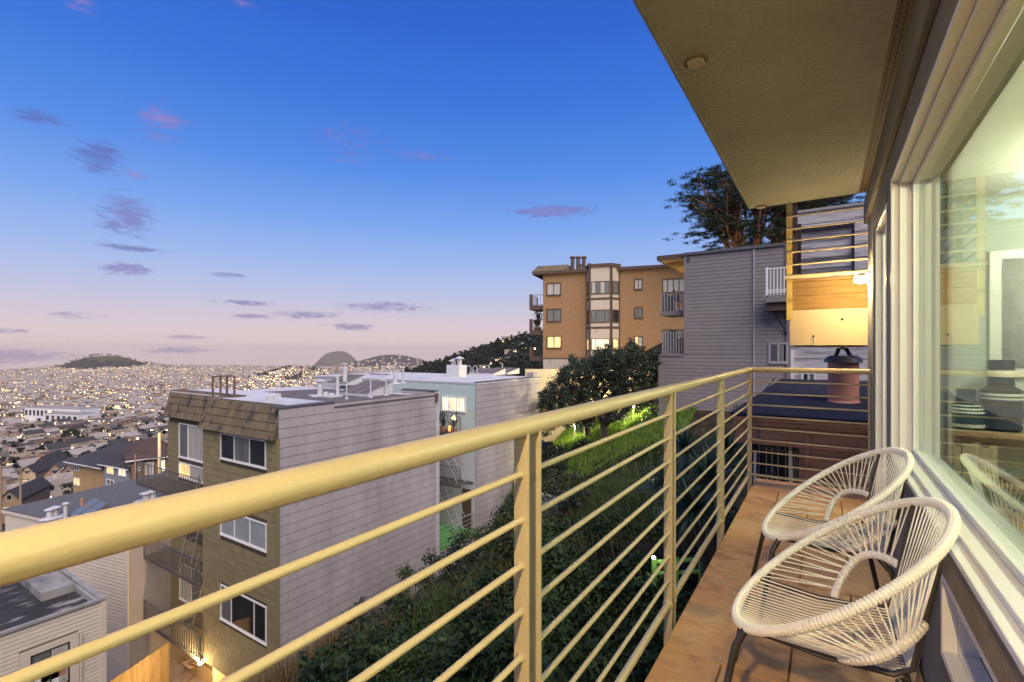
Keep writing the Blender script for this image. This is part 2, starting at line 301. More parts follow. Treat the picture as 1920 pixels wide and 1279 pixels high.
MT = dict(
 rail=mat('cream rail paint', (.50,.41,.235), .42, .07, 6, .05, 90, spec=.5, stain=((.42,.33,.2), 9, .68, .78)),
 stucco=mat('grey stucco', (.235,.235,.215), .9, .12, 8, .9, 170),
 soffit=mat('olive beige soffit stucco', (.34,.345,.285), .9, .1, 2.2, 1, 45),
 ledge=mat('brown grey ledge stucco', (.34,.27,.17), .9, .14, 9, .9, 150),
 white=mat('white vinyl frame', (.80,.78,.72), .35, .03, 4, spec=.5),
 dark=mat('dark metal', (.03,.028,.025), .45, .2, 8, spec=.5),
 slot=mat('black slot', (.012,.012,.012), .8, .1),
 slate=slate('slate tile'),
 grout=mat('grout', (.26,.18,.10), .95, .2, 12),
 cord=mat('white vinyl cord', (.86,.82,.72), .45, .06, 14, spec=.5),
 chairmetal=mat('black powder coated tube', (.035,.028,.022), .4, .3, 18, spec=.5),
 bulb=emit('lamp lens', (1,.73,.40), 4300, True),
 lampbody=mat('lamp body', (.62,.55,.42), .4, .05),
 galv=mat('galvanised roof pipe', (.50,.49,.48), .55, .2, 3, spec=.5),
 brownpipe=mat('rusty roof pipe', (.13,.085,.06), .7, .3, 4),
 roofwhite=mat('pale coated roof', (.56,.55,.54), .6, .1, .8, stain=((.42,.42,.42), .5, .55, .7)),
 roofdark=mat('brown grey roof felt', (.135,.115,.108), .9, .18, 1.2),
 roofgrey=mat('grey gravel roof', (.115,.113,.112), .95, .35, 9, .8, 14),
 rooftar=mat('worn tar roof', (.040,.037,.035), .85, .4, 2.2, stain=((.34,.31,.28), 1.5, .56, .72), stretch=(1.6,.7,1)),
 panel=mat('grey cement panel', (.375,.345,.335), .85, .11, 1.3, .25, 16, stretch=(1,1,.35), rnd=.03, stain=((.29,.265,.265), .45, .42, .7)),
 panelback=mat('panel joint', (.06,.055,.055), .9, .1),
 olive=mat('olive wall shingle', (.25,.205,.10), .85, .14, 6, .5, 40, stretch=(3,3,.4), rnd=.10),
 oliveback=mat('shingle joint', (.10,.08,.045), .9, .1),
 mansard=mat('weathered roof shingle', (.15,.115,.066), .9, .25, 5, .7, 30, stretch=(2.5,2.5,.4), rnd=.16, stain=((.055,.045,.04), 1.1, .55, .68)),
 curbdark=mat('dark parapet cap', (.10,.095,.10), .6, .15),
 teal=mat('turquoise painted wall', (.50,.61,.54), .8, .06, 2),
 palewall=mat('pale painted wall', (.55,.56,.54), .8, .07, 2),
 cream=mat('cream siding', (.62,.54,.42), .8, .07, 2.2, rnd=.04, stretch=(1,1,3)),
 creamback=mat('siding shadow gap', (.26,.22,.18), .9, .1),
 taupe=mat('taupe stucco', (.40,.355,.32), .9, .08, 1.3, .3, 60),
 claps=mat('grey clapboard', (.22,.195,.182), .8, .10, 2.0, rnd=.05, stretch=(1,1,4)),
 clapsback=mat('clapboard gap', (.12,.105,.105), .9, .1),
 oldboard=mat('weathered board', (.58,.56,.55), .85, .22, 2.4, .5, 30, stretch=(1,1,9), rnd=.12, stain=((.24,.22,.21), 2, .5, .75)),
 orange=mat('golden brown wall shingle', (.33,.19,.09), .85, .2, 5, .6, 12, stretch=(2.5,2.5,1), rows=.27),
 brown=mat('dark brown trim', (.10,.065,.045), .7, .15),
 beige=mat('beige stucco panel', (.55,.46,.35), .85, .06, 1.5, stain=((.42,.36,.3), 1.2, .6, .75)),
 wood=mat('stained fascia wood', (.24,.145,.05), .65, .3, 3, .5, 22, stretch=(.8,6,14), stain=((.07,.045,.02), 2.2, .6, .78), rnd=.14),
 ochrewood=mat('ochre painted post', (.42,.31,.08), .6, .2, 7, .3, 40, stain=((.16,.12,.04), 8, .6, .75)),
 creampanel=mat('cream painted plywood', (.46,.38,.235), .6, .05, 2.5, .15, 30, stretch=(1,1,.3)),
 terra=mat('terracotta flue', (.46,.205,.135), .75, .16, 3, .2, 30, stain=((.25,.14,.12), 3.5, .55, .75)),
 terrawall=mat('terracotta painted wall', (.40,.205,.125), .8, .14, 2.2, .25, 40, stain=((.2,.11,.08), 2, .6, .78)),
 slateroof=mat('blue black roofing', (.026,.029,.042), .95, .2, 1.6, .3, 25, spec=.1),
 fence=mat('fence board', (.36,.25,.12), .85, .22, 3, .5, 25, stretch=(4,4,.6), rnd=.15),
 fencedark=mat('old dark fence board', (.075,.055,.045), .9, .25, 3, stretch=(4,4,.6), rnd=.15),
 iron=mat('painted iron', (.12,.108,.10), .6, .2, 6),
 irongrey=mat('grey painted iron', (.30,.29,.28), .6, .15, 6),
 greenfloor=mat('green deck paint', (.10,.30,.08), .8, .12, 3),
 concrete=mat('concrete', (.30,.29,.27), .9, .2, 1.4, .4, 20, stain=((.12,.12,.1), 1.1, .5, .7)),
 pane=mat('dark window glass', (.022,.027,.03), .06, .5, .8, spec=.9),
 panemid=mat('half curtained window', (.15,.155,.14), .10, .35, 2.5, stretch=(4,4,.2), spec=.8),
 panecurt=mat('curtained window', (.46,.43,.36), .12, .2, 3, stretch=(5,5,.15), spec=.7),
 paneblind=mat('window blind', (.33,.36,.34), .2, .1, 2, spec=.5),
 warm=lit_window('lit window', (1,.70,.30), .95), warmhi=lit_window('bright lit window', (1,.84,.56), 1.15),
 bark=mat('cypress bark', (.36,.19,.10), .9, .3, 4, .7, 18, stretch=(3,3,.5)),
 barkdark=mat('dark bark', (.06,.048,.04), .95, .3, 4, .6, 20, stretch=(2,2,.5)),
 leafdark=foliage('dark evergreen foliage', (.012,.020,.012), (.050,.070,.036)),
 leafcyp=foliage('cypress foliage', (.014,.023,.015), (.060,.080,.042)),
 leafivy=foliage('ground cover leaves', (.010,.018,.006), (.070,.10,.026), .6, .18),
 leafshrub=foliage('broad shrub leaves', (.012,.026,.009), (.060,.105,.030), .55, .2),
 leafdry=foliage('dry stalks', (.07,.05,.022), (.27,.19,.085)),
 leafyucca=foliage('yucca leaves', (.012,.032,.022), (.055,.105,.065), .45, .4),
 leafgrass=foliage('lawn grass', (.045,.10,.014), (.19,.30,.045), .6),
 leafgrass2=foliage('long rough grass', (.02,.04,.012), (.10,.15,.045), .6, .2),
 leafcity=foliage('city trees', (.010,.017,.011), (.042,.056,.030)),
 tan=mat('tan stucco house', (.42,.27,.12), .85, .1, 1), greyblue=mat('grey blue siding', (.26,.26,.27), .8, .1, 1),
 redhouse=mat('dark red siding', (.17,.045,.04), .8, .15, 1), browns=mat('brown wall shingle', (.20,.115,.055), .85, .2, 2),
)
# ================================================================== the land: one sheet from the garden out to the horizon
def sstep(a, b, x):
    t = np.clip((x-a)/(b-a), 0, 1); return t*t*(3-2*t)
def vnoise(x, y, s):
    return (np.sin(x*s*1.3+y*s*.7+1.7)+np.sin(y*s*1.9-x*s*.6+.3)+np.sin((x+y)*s*2.7+2.1)*.5+np.sin((x-y*1.3)*s*4.1)*.3)/2.8
def terr(X, Y):
    X = np.asarray(X, float); Y = np.asarray(Y, float)
    dep = X*cF[0]+Y*cF[1]; lat = X*cR[0]+Y*cR[1]; r = np.hypot(X, Y); ang = np.arctan2(lat, dep)
    px = HX+FPX*np.tan(np.clip(ang, -1.25, 1.25))
    px = np.where(np.abs(ang) > 1.25, np.where(ang > 0, 3700., -1800.), px)
    near = np.interp(X, [-60,-30,-24,-20,-16,-12,-9,-6,20], [-21,-16.6,-16.0,-14.9,-12.5,-9.4,-7.4,-6.3,-5.6])
    near = near + (np.clip(Y-16, 0, 45)*.145+np.clip(Y-16, 0, 30)**2*.009)*np.interp(X, [-24,-12], [.45,1])
    near = near + 2.7*sstep(19, 26.5, Y)*np.interp(X, [-21,-15.5,-12.7,-10.5], [.4,1,.5,0])
    far = np.interp(r, [0,60,110,250,590,960,1500,2500,4200,8000,12500], [-13,-22,-31,-55,-86,-108,-117,-128,-150,-300,-490])
    rgt = np.interp(r, [0,40,100,400,900,3000,60000], [-3,-3,2,22,45,20,-300])
    w = sstep(900, 1150, px); far = far*(1-w)+rgt*w
    crest = np.interp(px, [640,700,760,840,900,950,1000,1060,1150], [-90,-64,-30,-16,-3,5,12,20,26])
    far = far + np.maximum(crest-far, 0)*np.exp(-((r-560)/240)**2)*sstep(640, 720, px)
    far = far + 52*np.exp(-((px-545)/70)**2-((r-1900)/450)**2) + 22*np.exp(-((px-640)/60)**2-((r-2000)/500)**2)
    rb = r*np.cos(ang)
    far = far + 72*np.exp(-np.abs((px-195)/78)**2.4-((rb-3000)/330)**2) + 34*np.exp(-((px-215)/170)**2-((rb-3000)/600)**2)
    far = far + 20*np.exp(-((px-420)/170)**2-((rb-3300)/700)**2) + 14*np.exp(-((px-10)/90)**2-((rb-3100)/600)**2)
    far = far + 408*np.exp(-np.abs((px-632)/40)**3.0-((rb-10400)/900)**2) + 190*np.exp(-((px-735)/85)**2-((rb-6800)/1100)**2)
    far = far + vnoise(X, Y, .02)*1.2*sstep(80, 300, r)+vnoise(X, Y, .006)*4*sstep(500, 2000, r)
    k = sstep(34, 62, r)
    return near*(1-k)+far*k+EYE
def terr1(x, y): return float(terr(x, y))
def land():
    na, nr = 330, 230
    a = np.concatenate([np.linspace(-180, -62, 24, endpoint=False), np.linspace(-62, 40, na-48, endpoint=False), np.linspace(40, 180, 24, endpoint=False)])
    a = np.radians(a); r = np.concatenate([[.5, 2], np.geomspace(4, 12500, nr-2)])
    A, Rr = np.meshgrid(a, r, indexing='ij')
    lat, dep = Rr*np.sin(A), Rr*np.cos(A)
    X = lat*cR[0]+dep*cF[0]; Y = lat*cR[1]+dep*cF[1]; Z = terr(X, Y)
    V = np.stack([X, Y, Z], -1).reshape(-1, 3); n = len(a)
    i, j = np.meshgrid(np.arange(n), np.arange(nr-1), indexing='ij'); i2 = (i+1) % n
    Fq = np.stack([i*nr+j, i2*nr+j, i2*nr+j+1, i*nr+j+1], -1).reshape(-1, 4)[:, ::-1]
    m = bpy.data.materials.new('land'); m.use_nodes = True; nt = m.node_tree; L = nt.links.new; bs = nt.nodes['Principled BSDF']
    at_ = nt.nodes.new('ShaderNodeAttribute'); at_.attribute_name = 'shade'
    geo = nt.nodes.new('ShaderNodeNewGeometry')
    n1 = nt.nodes.new('ShaderNodeTexNoise'); n1.inputs['Scale'].default_value = .035; n1.inputs['Detail'].default_value = 9; n1.inputs['Roughness'].default_value = .7; L(geo.outputs['Position'], n1.inputs['Vector'])
    n2 = nt.nodes.new('ShaderNodeTexNoise'); n2.inputs['Scale'].default_value = 2.2; n2.inputs['Detail'].default_value = 8; L(geo.outputs['Position'], n2.inputs['Vector'])
    rp = nt.nodes.new('ShaderNodeValToRGB'); e = rp.color_ramp.elements
    e[0].position = .35; e[0].color = (.018,.024,.016,1); e[1].position = .68; e[1].color = (.065,.060,.056,1); L(n1.outputs['Fac'], rp.inputs[0])
    gr = nt.nodes.new('ShaderNodeValToRGB'); e = gr.color_ramp.elements      # open grass of the bare hills
    e[0].position = .3; e[0].color = (.055,.058,.026,1); e[1].position = .7; e[1].color = (.115,.098,.045,1); L(n1.outputs['Fac'], gr.inputs[0])
    so_ = nt.nodes.new('ShaderNodeValToRGB'); e = so_.color_ramp.elements    # garden soil and litter
    e[0].position = .35; e[0].color = (.012,.011,.008,1); e[1].position = .7; e[1].color = (.055,.042,.026,1); L(n2.outputs['Fac'], so_.inputs[0])
    sp = nt.nodes.new('ShaderNodeMapRange'); L(at_.outputs['Fac'], sp.inputs[0])
    m1 = nt.nodes.new('ShaderNodeMix'); m1.data_type = 'RGBA'; L(at_.outputs['Fac'], m1.inputs[0]); L(rp.outputs[0], m1.inputs[6]); L(gr.outputs[0], m1.inputs[7])
    m2 = nt.nodes.new('ShaderNodeMix'); m2.data_type = 'RGBA'; L(nt_math(nt, 'MULTIPLY', at_.outputs['Fac'], -1, clamp=True), m2.inputs[0]); L(m1.outputs[2], m2.inputs[6]); L(so_.outputs[0], m2.inputs[7])
    L(m2.outputs[2], bs.inputs['Base Color']); bs.inputs['Roughness'].default_value = .95; bs.inputs['Specular IOR Level'].default_value = .1
    fx = X[:, :-1].reshape(-1); fy = Y[:, :-1].reshape(-1); fr = np.hypot(fx, fy); fd = fx*cF[0]+fy*cF[1]; fp = HX+FPX*(fx*cR[0]+fy*cR[1])/np.maximum(fd, 1)
    sh = np.exp(-((fp-192)/70)**2-((fd-2960)/300)**2)*1.6*(Z[:, :-1].reshape(-1) > -72) + np.exp(-((fp-632)/50)**2)*(np.abs(fd-10400) < 1500)*.9
    sh = np.clip(sh, 0, 1); sh = np.where(fr < 55, -1, sh)
    me = np_mesh('ground', V, Fq, m, shade=sh); me.shade_smooth()
    return put('ground', me, kind='structure')
land()
# ================================================================== our own building: wall, soffit, balcony floor
RX, RY = -.613, 5.078       # railing line and end line of the balcony
WX = .31                    # outer face of the house wall
ZC = 2.557                  # underside of the balcony above
def struct(o, kind='structure'): o['kind'] = kind; return o
fl = struct(M().box(-.575, WX-.002, -2.6, 5.22, -.26, -.016).build('balcony_floor', MT['grout']))
tile_cache = {}
ty = -2.55; row = 0
while ty < 5.2:
    h = min(.46, 5.215-ty); xs = [-.571, -.12, .305] if row % 2 == 0 else [-.571, -.345, .10, .305]
    for a, b in zip(xs, xs[1:]):
        key = (round(b-a, 3), round(h, 3))
        if key not in tile_cache:
            w2, h2 = (b-a)/2-.0016, h/2-.0016
            tile_cache[key] = M().add([(-w2,-h2,-.016),(w2,-h2,-.016),(w2,h2,-.016),(-w2,h2,-.016),(-w2+.003,-h2+.003,0),(w2-.003,-h2+.003,0),(w2-.003,h2-.003,0),(-w2+.003,h2-.003,0)],
                                      [(4,5,6,7),(0,1,5,4),(1,2,6,5),(2,3,7,6),(3,0,4,7)]).mesh('tile', MT['slate'])
        piece('tile', tile_cache[key], fl, ((a+b)/2, ty+h/2, random.uniform(-.0012, .0006)), (random.uniform(-.002,.002), random.uniform(-.002,.002), 0))
    ty += h; row += 1
# house wall with its openings
m = M()
D0, D1, DZ = 3.76, 4.55, 2.13           # glazed door
B0, B1, BZ0, BZ1 = -1.9, 3.30, .66, 2.14   # picture window
V1, VZ0, VZ1 = 2.03, .27, .536           # low window beneath it
X0, X1 = WX, .52
m.box(X0, X1, D1, 5.42, -.3, ZC+.6)
m.box(X0, X1, D0, D1, DZ, ZC+.6)
m.box(X0, X1, B1, D0, -.3, ZC+.6)
m.box(X0, X1, -2.7, B1, BZ1, ZC+.6)
m.box(X0, X1, B0, B1, VZ1, BZ0)
m.box(X0, X1, V1, B1, -.3, VZ1)
m.box(X0, X1, -2.7, V1, -.3, VZ0)
m.box(X0, X1, -2.7, B0, VZ0, BZ1)
m.box(X0+.3, 9, 5.42, 5.6, -9, ZC+.6)
m.box(X0, 9, -14, 5.42, ZC+.62, 8.2).box(X0, 9, -14, 5.6, -9, -.31).box(X0, 9, -14, -3.42, -.30, ZC+.61).box(5.21, 9, -3.41, 5.41, -.30, ZC+.61)
wall = struct(m.build('wall', MT['stucco']))
# raised stucco lips round the openings and the deeper band under the soffit
m = M()
m.box(WX-.016, WX-.001, B0, B1+.05, BZ1+.004, BZ1+.05).box(WX-.016, WX-.001, B1+.004, B1+.05, .50, BZ1+.003)
m.box(WX-.014, WX-.001, D1+.003, D1+.045, 0, DZ+.045).box(WX-.014, WX-.001, D0-.045, D1+.002, DZ+.003, DZ+.045)
m.build('stucco_surround', MT['stucco'], wall, bevel=.006)
M().box(WX-.03, WX-.001, -2.7, 5.40, ZC-.20, ZC-.002).build('stucco_band', MT['stucco'], wall, bevel=.006)
M().box(WX-.012, WX-.0015, B0, V1+.06, VZ1+.004, BZ0-.03).build('stucco_ledge', MT['ledge'], wall, bevel=.004)
m = M(); m.hexa([(WX-.012,B0,BZ0-.028),(WX+.0,B0,BZ0-.028),(WX+.0,B1,BZ0-.028),(WX-.012,B1,BZ0-.028),(WX-.004,B0,BZ0-.003),(WX+.0,B0,BZ0-.003),(WX+.0,B1,BZ0-.003),(WX-.004,B1,BZ0-.003)])
m.build('sloped_sill', MT['ledge'], wall)
# big picture window: stepped white frame and one pane
def frame_rect(m, x0, x1, y0, y1, z0, z1, w, mi=0):
    m.box(x0, x1, y1-w, y1, z0, z1, mi); m.box(x0, x1, y0, y0+w, z0, z1, mi)
    m.box(x0, x1, y0+w, y1-w, z1-w, z1, mi); m.box(x0, x1, y0+w, y1-w, z0, z0+w, mi)
win = M(); frame_rect(win, WX-.022, WX+.012, B0, B1, BZ0, BZ1, .020)
win = win.build('window', MT['white'], wall, bevel=.003)
m = M(); frame_rect(m, WX+.012, WX+.064, B0+.002, B1-.002, BZ0+.002, BZ1-.002, .034); m.build('frame', MT['white'], win, bevel=.003)
m = M(); frame_rect(m, WX+.0645, WX+.105, B0+.006, B1-.006, BZ0+.006, BZ1-.006, .052); m.build('frame', MT['white'], win, bevel=.003)
MT['glass'] = glass('window glass', (.86,.95,.87), 1.15)
M().box(WX+.078, WX+.084, B0+.05, B1-.05, BZ0+.05, BZ1-.05).build('pane', MT['glass'], win)
# low window under the ledge
lw = M(); frame_rect(lw, WX-.008, WX+.03, B0, V1, VZ0, VZ1, .024); lw = lw.build('window', MT['white'], wall, bevel=.003)
m = M(); frame_rect(m, WX+.03, WX+.08, B0+.002, V1-.002, VZ0+.002, VZ1-.002, .030); m.build('frame', MT['white'], lw, bevel=.003)
m = M(); frame_rect(m, WX+.085, WX+.12, B0+.01, V1-.2, VZ0+.01, VZ1-.01, .042); m.build('sash', MT['white'], lw, bevel=.003)
M().box(WX+.100, WX+.105, B0+.05, V1-.24, VZ0+.05, VZ1-.05).build('pane', MT['glass'], lw)
M().box(WX+.088, WX+.12, V1-.19, V1-.01, VZ0+.01, VZ1-.01).build('sash', MT['white'], lw)
# glazed door
dr = M(); frame_rect(dr, WX-.004, WX+.035, D0, D1, .002, DZ, .026); dr = dr.build('door', MT['white'], wall, bevel=.003)
m = M(); frame_rect(m, WX+.036, WX+.12, D0+.003, D1-.003, .004, DZ-.003, .055); m.build('frame', MT['white'], dr, bevel=.003)
M().box(WX+.075, WX+.081, D0+.056, D1-.056, .06, DZ-.056).build('pane', MT['glass'], dr)
# soffit (the balcony above), with rounded edge, drip bead, vents
sf = struct(M().box(RX-.012, WX, -2.7, RY+.01, ZC, ZC+.24).build('ceiling', MT['soffit'], bevel=.012))
M().box(RX+.002, RX+.016, -2.7, RY-.003, ZC-.009, ZC+.001).build('drip_edge', MT['soffit'], sf, bevel=.003)
m = M()
for q in (0, 1): m.box(WX-.075+q*.022, WX-.064+q*.022, -2.7, RY-.06, ZC-.006, ZC+.001)
m.box(WX-.084, WX-.029, -2.7, RY-.05, ZC-.003, ZC+.001)
sv = m.build('slot_vent', MT['brown'], sf)
m = M(); yy = -1.0
while yy < RY-.1:
    for q in (0, 1): m.box(WX-.073+q*.022, WX-.066+q*.022, yy, yy+.03, ZC-.0075, ZC-.004)
    yy += .045
struct(m.build('vent_slots', MT['slot'], sv), 'stuff')
for (px, py, rr) in ((1305, 113, .052), (1427, 387, .05)):
    t = (ZC-EYE)*FPX/(HY-py); p = at(px, py, t)
    v = M().lathe((p.x, p.y, ZC-.012), [(rr*.75,0),(rr,.004),(rr,.014)], 24).build('round_vent', MT['brownpipe'], sf, smooth=True)
    for k in range(-3, 4):
        w = math.sqrt(max(0, (rr*.75)**2-(k*.0105)**2))
        M().box(p.x+k*.0105-.0028, p.x+k*.0105+.0028, p.y-w, p.y+w, ZC-.017, ZC-.011).build('louvre', MT['lampbody'], v)
# ------------------------------------------------------------------ railing
rail = thing('balcony_railing', (RX, 2, -.2), 'cream painted steel railing with round top tube and thin horizontal bars round the tiled balcony', 'railing')
ZR = 1.045
M().tube([(RX,-2.5,ZR),(RX,RY-.03,ZR),(RX+.012,RY-.008,ZR),(RX+.035,RY,ZR),(WX-.004,RY,ZR)], .0232, 20).build('top_rail', MT['rail'], rail, smooth=True)
S = Wall(RX, 0, math.pi/2)
def ypx(px, x=RX):
    k = (px-HX)/FPX; return x*(k*cF[0]-cR[0])/(cR[1]-k*cF[1])
posts = [ypx(990), ypx(1256), ypx(1351)]
posts = [posts[0]-(posts[1]-posts[0])] + posts
bars_z = [ZR - .112 - i*.1092 for i in range(9)]
edges = [-2.5]
for y in posts:
    for d in (-.029, .029):
        M().box(RX-.019, RX+.019, y+d-.0055, y+d+.0055, -.20, ZR-.012).build('post', MT['rail'], rail, bevel=.0015)
    M().box(RX-.012, RX+.012, y-.0235, y+.0235, -.19, -.13).build('spacer', MT['rail'], rail)
    edges += [y-.0345, y+.0345]
edges.append(RY-.022)
M().box(RX-.016, RX+.022, RY-.020, RY+.020, -.20, ZR-.012).build('post', MT['rail'], rail, bevel=.002)
for a, b in zip(edges[::2], edges[1::2]):
    for i, z in enumerate(bars_z):
        r = .0075 if i < 8 else .0145
        M().tube([(RX,a-.004,z),(RX,a+.003,z),(RX,a+.009,z),(RX,b-.009,z),(RX,b-.003,z),(RX,b+.004,z)], [r*1.7,r*1.5,r,r,r*1.5,r*1.7], 10).build('bar', MT['rail'], rail, smooth=True)
for i, z in enumerate(bars_z):
    r = .0075 if i < 8 else .0125
    M().tube([(RX+.02, RY, z), (WX-.012, RY, z)], r, 10).build('bar', MT['rail'], rail, smooth=True)
M().box(WX-.014, WX-.002, RY-.012, RY+.012, .10, ZR-.02).build('wall_bracket', MT['rail'], rail, bevel=.002)
# ------------------------------------------------------------------ woven string chairs
CB, CA, TILT, CZ = .345, .347, .656, .565
def ring(s):
    u = CA*math.cos(s); v = CB*math.sin(s)*(1-.035*math.cos(s))
    return Vector((-u*math.cos(TILT), v, CZ-u*math.sin(TILT)))
def make_chair(loc, label, rz):
    t = thing('string_chair', (0,0,0), label, 'chair', 'woven string chairs on the balcony')
    n = 210; pts = []; rs = []
    for i in range(n):                      # tightly wound cord: one groove per turn
        for q, rr in ((0, .0118), (.22, .0145), (.62, .0145), (.86, .0118)):
            pts.append(ring(2*math.pi*(i+q)/n)); rs.append(rr)
    M().tube(pts, rs, 9, closed=True).build('rim', MT['cord'], t, smooth=False)
    s0 = .60
    corner = lambda v: Vector((.155, v, .372 - .012*math.cos(v/.2*1.4)))
    for sg in (-1, 1):
        A, B, Cn = ring(s0*sg), ring((math.pi-s0)*sg), corner(.19*sg)
        M().tube([A, A.lerp(Cn,.5)-Vector((0,0,.012)), Cn-Vector((.03,0,-.002)), Cn+Vector((.012,0,.03)), B], .0082, 8).build('side_rail', MT['chairmetal'], t, smooth=True)
        M().tube([A+Vector((.0,0,.0)), A+Vector((-.03,.02*sg,-.055)), Vector((-.315,.285*sg,.012)), Vector((-.318,.287*sg,.0))], .0105, 10).build('leg', MT['chairmetal'], t, smooth=True)
        M().tube([Cn-Vector((.02,0,.006)), Cn+Vector((.018,.03*sg,-.05)), Vector((.245,.29*sg,.012)), Vector((.247,.292*sg,0))], .0105, 10).build('leg', MT['chairmetal'], t, smooth=True)
        # half-moon loop wrapped in cord
        P, Q = A.lerp(Cn, .62), Cn.lerp(B, .42)
        def loop(k):
            return P.lerp(Q, k) + Vector((-.005, .135*sg, .035))*math.sin(math.pi*k)**.8
        lp = []; lr = []; nn = 20
        for i in range(nn):
            for q, rr in ((0, .009), (.25, .0135), (.7, .0135)):
                lp.append(loop((i+q)/nn)); lr.append(rr)
        lp.append(loop(1)); lr.append(.009)
        M().tube(lp, lr, 8).build('loop', MT['cord'], t, smooth=False)
        nf = 26
        for i in range(nf):
            s = s0+.06+(math.pi-2*s0-.12)*i/(nf-1); k = ((i//2)*2+.7)/nf
            a = ring(s*sg); b = loop(.04+.92*k)
            M().tube([a-Vector((0,0,.004)), b], .0023, 5).build('cord', MT['cord'], t, smooth=True)
    M().tube([corner(-.19)-Vector((0,0,.004)), corner(0)-Vector((0,0,.006)), corner(.19)-Vector((0,0,.004))], .0078, 8).build('cross_bar', MT['chairmetal'], t, smooth=True)
    nc = 22
    for i in range(nc):
        v = -.182+.364*i/(nc-1); s = math.asin(v/CB*1.01)
        f, b, c = ring(s), ring(math.pi-s), corner(v)
        M().tube([f+Vector((0,0,.012)), f.lerp(c,.5)+Vector((0,0,-.006)), c+Vector((0,0,.012))], .0023, 5).build('cord', MT['cord'], t, smooth=True)
        M().tube([c+Vector((.004,0,.010)), b-Vector((0,0,.004))], .0023, 5).build('cord', MT['cord'], t, smooth=True)
    t.location = loc; t.rotation_euler = (0,0,rz)
    return t
ch = make_chair((.018, 1.82, 0), 'white woven string chair with the low window right behind its back legs', .03)
c2 = copy_tree(ch); c2.location = (.020, 2.70, 0); c2.rotation_euler = (0,0,.15)
c2['label'] = 'white woven string chair standing between the other chair and the glazed door'
# ------------------------------------------------------------------ wall lamps
def wall_lamp(x, y, z, label, lens):
    t = thing('wall_lamp', (0,0,0), label, 'lamp', 'wall lamps along the balcony')
    M().box(.05, .064, -.03, .03, -.05, .07).build('bracket', MT['lampbody'], t, bevel=.004)
    M().tube([(.055,0,.03),(.02,0,.05),(0,0,.035)], .008, 8).build('arm', MT['lampbody'], t, smooth=True)
    M().lathe((0,0,0), [(.040,.028),(.03,.04),(.02,.05)], 20).build('hood', MT['lampbody'], t, smooth=True)
    M().ball((0,0,-.004), .045, .045, .028).build('lens', lens, t, smooth=True)
    t.location = (x, y, z); return t
wall_lamp(.243, 5.16, 1.835, 'lit wall lamp glowing beside the stained wood fascia past the end rail', emit('dim lamp lens', (1,.70,.34), 980, True))
# ------------------------------------------------------------------ the room behind the glass
room = struct(M().box(.521, 5.2, 5.25, 5.4, -.1, 2.6).box(5.05, 5.2, -3.2, 5.25, -.1, 2.6).box(.521, 5.2, -3.4, -3.2, -.1, 2.6)
              .build('room_wall', mat('room paint', (.56,.61,.54), .85, .03, 1)))
struct(M().box(.45, 5.2, -3.4, 5.4, 2.42, 2.6).build('room_ceiling', mat('room ceiling paint', (.82,.81,.74), .9, .02, 1)))
struct(M().box(.521, 5.2, -3.4, 5.4, -.2, .0).build('room_floor', mat('oak floor', (.42,.27,.13), .4, .25, 4, stretch=(8,.7,1))))
inner = struct(M().box(.5205, .535, B1, D0-.01, 0, 2.42).box(.5205, .535, D1+.01, 5.25, 0, 2.42).box(.5205, .535, D0-.01, D1+.01, 2.15, 2.42).box(.5205, .535, -3.2, B1, 2.19, 2.42).box(.5205,.535,-3.2,B1,0,.52).build('inner_wall', MT['white']))
cl_ = thing('ceiling_lamp', (-.1,-1.25,ZC), 'lit round lamp under the soffit behind the viewer', 'lamp')
M().lathe((-.1,-1.25,ZC-.10), [(.05,0),(.09,.02),(.09,.10)][::1], 24).build('base', MT['lampbody'], cl_, smooth=True)
M().ball((-.1,-1.25,ZC-.12), .05, .05, .045).build('lens', MT['bulb'], cl_, smooth=True)
def spot(x, y):
    t = tag(M().lathe((x,y,2.405), [(.055,0),(.06,.014)], 20).build('recessed_light', emit('downlight', (1,.92,.76), 30, True)), 'round recessed ceiling light in the lit room behind the glass', 'ceiling light', 'recessed lights in the room')
    l = bpy.data.lights.new('recessed_light', 'POINT'); l.energy = 95; l.color = (1,.92,.76); l.shadow_soft_size = .12
    o = bpy.data.objects.new('recessed_light_glow', l); C.objects.link(o); o.location = (x,y,2.05); o.parent = t
for p in ((1.5,4.2),(1.6,2.2),(1.7,.2),(3.6,3.2)): spot(*p)
con = thing('console_table', (1.6,5.0,0), 'wooden console table with a lower shelf standing inside behind the glass', 'table')
wd = mat('console wood', (.33,.22,.12), .45, .25, 3, stretch=(1,6,6))
M().box(.72, 2.9, 4.80, 5.22, .595, .63).build('table_top', wd, con, bevel=.004)
M().box(.76, 2.86, 4.83, 5.2, .235, .26).build('shelf', wd, con, bevel=.003)
for x in (.76, 2.82):
    for y in (4.83, 5.16): M().box(x, x+.04, y, y+.04, 0, .594).build('leg', wd, con)
vm = [mat('dark green glaze', (.018,.05,.04), .25, .2, 5), mat('white glaze band', (.75,.74,.68), .35, .05), mat('charcoal glaze', (.03,.033,.035), .5, .2, 20, .4, 60)]
def vase(x, y, z, prof, bands, base, label):
    t = thing('vase', (x,y,z), label, 'vase')
    M().lathe((x,y,z), prof, 28).build('body', base, t, smooth=True)
    rz = [p[1] for p in prof]; rr = [p[0] for p in prof]
    for a, b in bands:
        r = float(np.interp((a+b)/2, rz, rr)); M().lathe((x,y,z), [(np.interp(a,rz,rr)+.002,a),(np.interp(b,rz,rr)+.002,b)], 28).build('band', vm[1], t, smooth=True)
